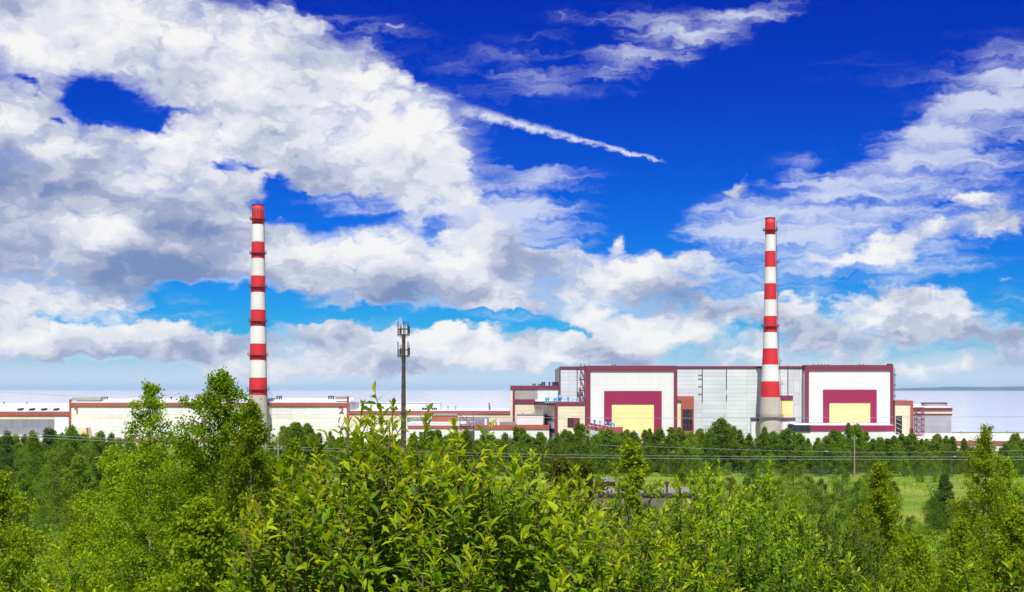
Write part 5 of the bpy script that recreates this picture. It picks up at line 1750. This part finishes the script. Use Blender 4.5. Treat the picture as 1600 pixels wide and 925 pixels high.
# ---- willows in front
willow('big willow shrub in the middle with the highest yellow shoot', 608, 5.6, 632, .66, 21, single=300, stems=24, drop=.17, shoots=11)
willow('broad willow shrub right of the big middle willow, large dark leaves', 742, 5.3, 678, .58, 22, single=300, stems=19, drop=.2, shoots=10, leaf=.072)
willow('willow shrub joining the right flank of the broad willow', 835, 5.9, 704, .42, 37, single=160, stems=14, shoots=10)
willow('willow shrub in front of the low grey roofs with bright young tips', 920, 6.2, 752, .62, 23, single=240, stems=13, shoots=10)
willow('willow sprig rising before the low grey roofs beside the slender birch', 968, 9, 728, .28, 24, single=60, stems=5, shoots=8)
willow('small-leaved willow shrub right of the rusty vent pipe', 1105, 10, 728, .75, 25, single=120, stems=18, shoots=12, leaf=.07)
willow('dense willow shrub with yellow tips before the right chimney', 1195, 12, 730, .62, 26, single=60, stems=20, shoots=12, leaf=.066)
willow('lower willow shrub at the left foot of the big willow', 505, 6.4, 748, .46, 27, single=120, stems=11, shoots=9)
willow('low willow sprigs at the bottom left corner region', 110, 7.0, 862, .34, 28, single=80, stems=9, shoots=8)
willow('light green willow shoots at the bottom left of centre', 420, 8.0, 830, .50, 29, single=80, stems=11, shoots=9)
willow('bright willow shoot poking up at the bottom right edge', 1513, 5.0, 884, .10, 30, single=30, stems=3, shoots=7)
willow('lone willow shoot in the bottom right corner', 1588, 4.8, 905, .08, 31, single=20, stems=2, shoots=6)
willow('short willow tips at the bottom edge under the dark shrub', 1340, 7.5, 880, .35, 32, single=60, stems=9, shoots=8)
willow('dark glossy shrub filling the lower right middle', 1290, 14, 785, .85, 33, mat='leaf_shrub', young='leaf_shrub', stems=22, shoots=13, leaf=.055, wl=.5, name='dark_shrub')
willow('dark shrub below the dense willow with yellow tips', 1180, 9.5, 810, .60, 34, mat='leaf_shrub', young='leaf_willow', stems=16, shoots=12, leaf=.05, wl=.5, name='dark_shrub')
willow('low green shrub at the bottom edge below the grey roofs', 1030, 7.2, 838, .50, 35, single=80, stems=12, shoots=9)
willow('slim willow shrub screening the right end of the grey roofs', 1062, 8.0, 764, .38, 38, single=60, stems=9, shoots=9)
willow('low leafy shrub at the bottom edge below the big willow', 660, 4.7, 872, .40, 36, single=80, stems=10, shoots=8)

# ---- filler shrubs on the slope
SLOPE = [(-20, 'left edge of the picture'), (90, 'willow sprigs at the bottom left'), (170, 'yellowish low birch'), (250, 'slim yellow-green birch'), (340, 'tallest left birch'), (440, 'pale birch trunk'), (560, 'big willow'), (800, 'broad willow'), (960, 'grey roofs'), (1150, 'small-leaved willow'), (1290, 'dark glossy shrub'), (1385, 'pointed birch'), (1440, 'low birch bush'), (1540, 'tall right birch'), (1610, 'lower right corner')]
rr_ = random.Random(4)
FILL = []
for k in range(34):
    px = -40 + k * 50 + rr_.uniform(-22, 22)
    Y = rr_.uniform(26, 60)
    if px < 520 or px > 850:
        FILL.append((px, Y, rr_.uniform(.30, .62) * (Y / 40) ** .5))
for k in range(26):
    px = -40 + k * 66 + rr_.uniform(-25, 25)
    Y = rr_.uniform(70, 150)
    if px < 300 or px > 1330:
        FILL.append((px, Y, rr_.uniform(.5, .95)))
for k, (px, Y, s) in enumerate(FILL):
    lm = min(SLOPE, key=lambda a: abs(a[0] - px))[1]
    lb = f'{("deep green", "fresh green", "yellowish")[k % 3]} low shrub {"on the near slope" if Y < 65 else "far down the slope"} by the {lm}'
    put_tree(f'bush{k % 3}', lb, px, Y, scale=s, group='slope shrubs: ' + lb, name='slope_shrub', cat='shrub')

# ------------------------------------------------------------------ low grey roofs in the hollow
YS = 270.0
M['shed_wall'] = paint('old_brick_wall', (0.17, 0.14, 0.12), var=0.3, dirt=0.6, dirt_col=(0.30, 0.27, 0.24), rough=0.9, scale=0.8)
SH = empty('grey_shed', bpos(980, YS), 'abandoned low building with weathered grey flat roofs in the hollow', 'shed')


def flat_block(root, x0, x1, yf, Yf, depth, mat_roof, wall, edge):
    """block whose front roof edge shows at row yf, depth Yf"""
    a, b = at(x0, yf, Yf), at(x1, yf, Yf)
    MB().box(a.x, b.x, Yf, Yf + depth, -1, a.z - .5).build('wall', wall, root)
    MB().box(a.x - .4, b.x + .4, Yf - .4, Yf + depth + .4, a.z - .5, a.z - .1).build('roof_edge', edge, root)
    MB().box(a.x - .1, b.x + .1, Yf - .1, Yf + depth + .1, a.z - .09, a.z).build('roof', mat_roof, root)


flat_block(SH, 872, 1062, 826, 226, 24, M['roof_grey'], M['shed_wall'], M['dark'])
flat_block(SH, 880, 1092, 770, 262, 16, M['roof_grey'], M['shed_wall'], M['purple'])
flat_block(SH, 872, 962, 752, 286, 12, M['roof_grey'], M['shed_wall'], M['dark'])
for px, r0, r1, Y in ((893, 745, 750, 284), (908, 746, 750, 284)):
    pbox(SH, 'roof_vent', M['rust'], px - 4, px + 4, r0, r1, Y, 1.5)
vp = MB().lathe(at(1042, 0, 250).x, 250, [(.22, at(0, 782, 250).z), (.22, at(0, 757, 250).z), (.45, at(0, 756.5, 250).z), (.45, at(0, 753, 250).z), (.15, at(0, 751.5, 250).z)], 10).build('vent_pipe', M['rust'], SH)

# ------------------------------------------------------------------ poles, lamps, fence, wires
def wooden_pole(px, top, Y, label):
    b, t_ = at(px, 0, Y), at(px, top, Y)
    g = ground_z(b.x, Y)
    root = empty('utility_pole', (b.x, Y, g), label, 'pole')
    MB().tube([(b.x, Y, g - .3), (b.x + .04, Y, (g + t_.z) / 2), (b.x, Y, t_.z)], [.26, .23, .18], 8).build('shaft', M['wood'], root)
    MB().box(b.x - .9, b.x + .9, Y - .12, Y + .05, t_.z - .9, t_.z - .7).build('crossarm', M['wood'], root)
    for s in (-.8, 0, .8):
        z = t_.z - .7 if s else t_.z
        MB().lathe(b.x + s, Y - .04, [(.05, z), (.11, z + .1), (.06, z + .18), (.11, z + .26), (.04, z + .34)], 8).build('insulator', M['white'], root)
    return root


wooden_pole(1335, 682, 424, 'grey wooden utility pole before the right portal')
wooden_pole(434.5, 696, 300, 'wooden utility pole right of the left birches')


def lamp_post(px, top, Y, label, arm=1.2):
    b, t_ = at(px, 0, Y), at(px, top, Y)
    g = ground_z(b.x, Y)
    root = empty('lamp_post', (b.x, Y, g), label, 'lamp post', 'lamp posts along the tree row')
    MB().tube([(b.x, Y, g - .2), (b.x, Y, t_.z - .3)], [.10, .06], 8).build('shaft', M['fence_grey'], root)
    MB().tube([(b.x, Y, t_.z - .35), (b.x + arm * .5, Y, t_.z - .05), (b.x + arm, Y, t_.z)], [.07, .06, .05], 6).build('arm', M['fence_grey'], root)
    MB().quad_solid([(b.x + arm - .1, Y - .2, t_.z - .12), (b.x + arm + .8, Y - .2, t_.z - .06), (b.x + arm + .8, Y + .2, t_.z - .06), (b.x + arm - .1, Y + .2, t_.z - .12), (b.x + arm - .1, Y - .14, t_.z + .1), (b.x + arm + .8, Y - .1, t_.z + .08), (b.x + arm + .8, Y + .1, t_.z + .08), (b.x + arm - .1, Y + .14, t_.z + .1)]).build('lamp_head', M['steel'], root)


lamp_post(1284.5, 705, 420, 'thin grey lamp post left of the wooden utility pole')
lamp_post(1044.5, 706, 420, 'thin grey lamp post before the left portal')
lamp_post(1487, 713, 420, 'thin grey lamp post above the dark meadow tree', .6)

fence = empty('wire_fence', bpos(1500, 424), 'low grey wire fence along the meadow at the foot of the tree row', 'fence')
x0f, x1f = at(1120, 0, 424).x, at(1640, 0, 424).x
for k in range(40):
    x = x0f + (x1f - x0f) * k / 39
    MB().box(x - .07, x + .07, 423.9, 424.1, -.2, 2.2).build('post', M['fence_grey'], fence)
for z in (.3, .8, 1.3, 1.8, 2.15):
    MB().box(x0f, x1f, 423.86, 423.89, z - .025, z + .025).build('rail', M['fence_grey'], fence)

WROWS = [(-200, 668), (0, 680.5), (190, 690.5), (330, 697), (470, 703), (620, 709), (770, 713.2), (1000, 716.3), (1250, 717.8), (1600, 718.3), (1850, 717.5)]
for k, (dy, lab) in enumerate(((0, 'lower of the two pale power lines crossing before the tree row'), (-4.2, 'upper of the two pale power lines crossing before the tree row'))):
    wx_ = np.linspace(-200, 1850, 60)
    wy_ = np.interp(wx_, [a for a, b in WROWS], [b for a, b in WROWS])
    wy_ = np.convolve(np.pad(wy_, 3, 'edge'), np.ones(7) / 7, 'valid')
    w = MB().tube([at(a, b + dy, 190 + k * .8) for a, b in zip(wx_, wy_)], .022, 5).build('power_line', M['wire'], None)
    tag(w, lab, 'power line', 'power lines')
for (pts, r, lab, Y, mat) in (([(700, 652), (1000, 653.5), (1250, 652.8), (1398, 652.2), (1700, 650)], .05, 'thin high cable crossing in front of the reactor hall', 380, 'steel'),
                         ([(930, 695), (1200, 704), (1335, 707), (1500, 706), (1700, 702)], .035, 'thin grey wire across the trees at the wooden pole', 400, 'steel'),
                         ([(-150, 606), (0, 612.3), (110, 618.5), (330, 630), (480, 640)], .03, 'thin dark cable across the sea at the far left', 300, 'steel')):
    wx_ = np.linspace(pts[0][0], pts[-1][0], 30)
    wy_ = np.interp(wx_, [p[0] for p in pts], [p[1] for p in pts])
    wy_ = np.convolve(np.pad(wy_, 2, 'edge'), np.ones(5) / 5, 'valid')
    w = MB().tube([at(a, b, Y) for a, b in zip(wx_, wy_)], r, 4).build('cable', M[mat], None)
    tag(w, lab, 'cable')

# ------------------------------------------------------------------ small puffs of steam over the left roofs
sm_, t = new_mat('steam')
sv = t.n('ShaderNodeVolumePrincipled')
sv.inputs['Color'].default_value = (0.97, 0.97, 0.98, 1)
sv.inputs['Density'].default_value = 0.10
so_ = t.n('ShaderNodeOutputMaterial')
t.put(so_.inputs['Volume'], sv.outputs[0])
for (px, py, Y, w, h, lab) in ((424, 617, 668, 9, 20, 'white puff of steam right of the left chimney foot'), (48, 622, 700, 7, 22, 'thin white steam over the low hall at the left edge')):
    b0 = at(px, py + h / 2, Y)
    k = Y / FPX
    rg_ = np.random.default_rng(px)
    nz, na = 12, 14
    vv = []
    for j in range(nz + 1):
        f_ = j / nz
        r_ = (w / 2 * k) * (.35 + .9 * f_) * math.sin(math.pi * min(.98, .06 + .92 * f_)) ** .5
        for q in range(na):
            a_ = 2 * math.pi * q / na
            rr2 = r_ * (1 + .22 * math.sin(3 * a_ + j) + rg_.normal(0, .08))
            vv.append((b0.x + rr2 * math.cos(a_) - f_ * f_ * w * k * .5, Y + rr2 * math.sin(a_), b0.z + f_ * h * k))
    ff = [tuple(reversed(range(na))), tuple(nz * na + q for q in range(na))]
    for j in range(nz):
        for q in range(na):
            ff.append((j * na + q, j * na + (q + 1) % na, (j + 1) * na + (q + 1) % na, (j + 1) * na + q))
    mbs = MB()
    mbs.v, mbs.f = vv, ff
    tag(mbs.build('steam', sm_, None, smooth=True), lab, None, None, 'stuff')

# ------------------------------------------------------------------ things that share a wording are told apart by their order
ORDINALS = ['first', 'second', 'third', 'fourth', 'fifth', 'sixth', 'seventh', 'eighth', 'ninth', 'tenth', 'eleventh', 'twelfth', 'thirteenth', 'fourteenth', 'fifteenth', 'sixteenth', 'seventeenth', 'eighteenth', 'nineteenth', 'twentieth']
same = {}
for o in scene.objects:
    if o.parent is None and o.get('label') and o.get('category'):
        same.setdefault(o['label'], []).append(o)
for lb, obs in same.items():
    if 1 < len(obs) <= len(ORDINALS) and len(lb.split()) <= 12:
        for k, o in enumerate(sorted(obs, key=lambda q: q.location.x / max(q.location.y, 1.0))):
            o['label'] = f'{lb}, {ORDINALS[k]} from the left'
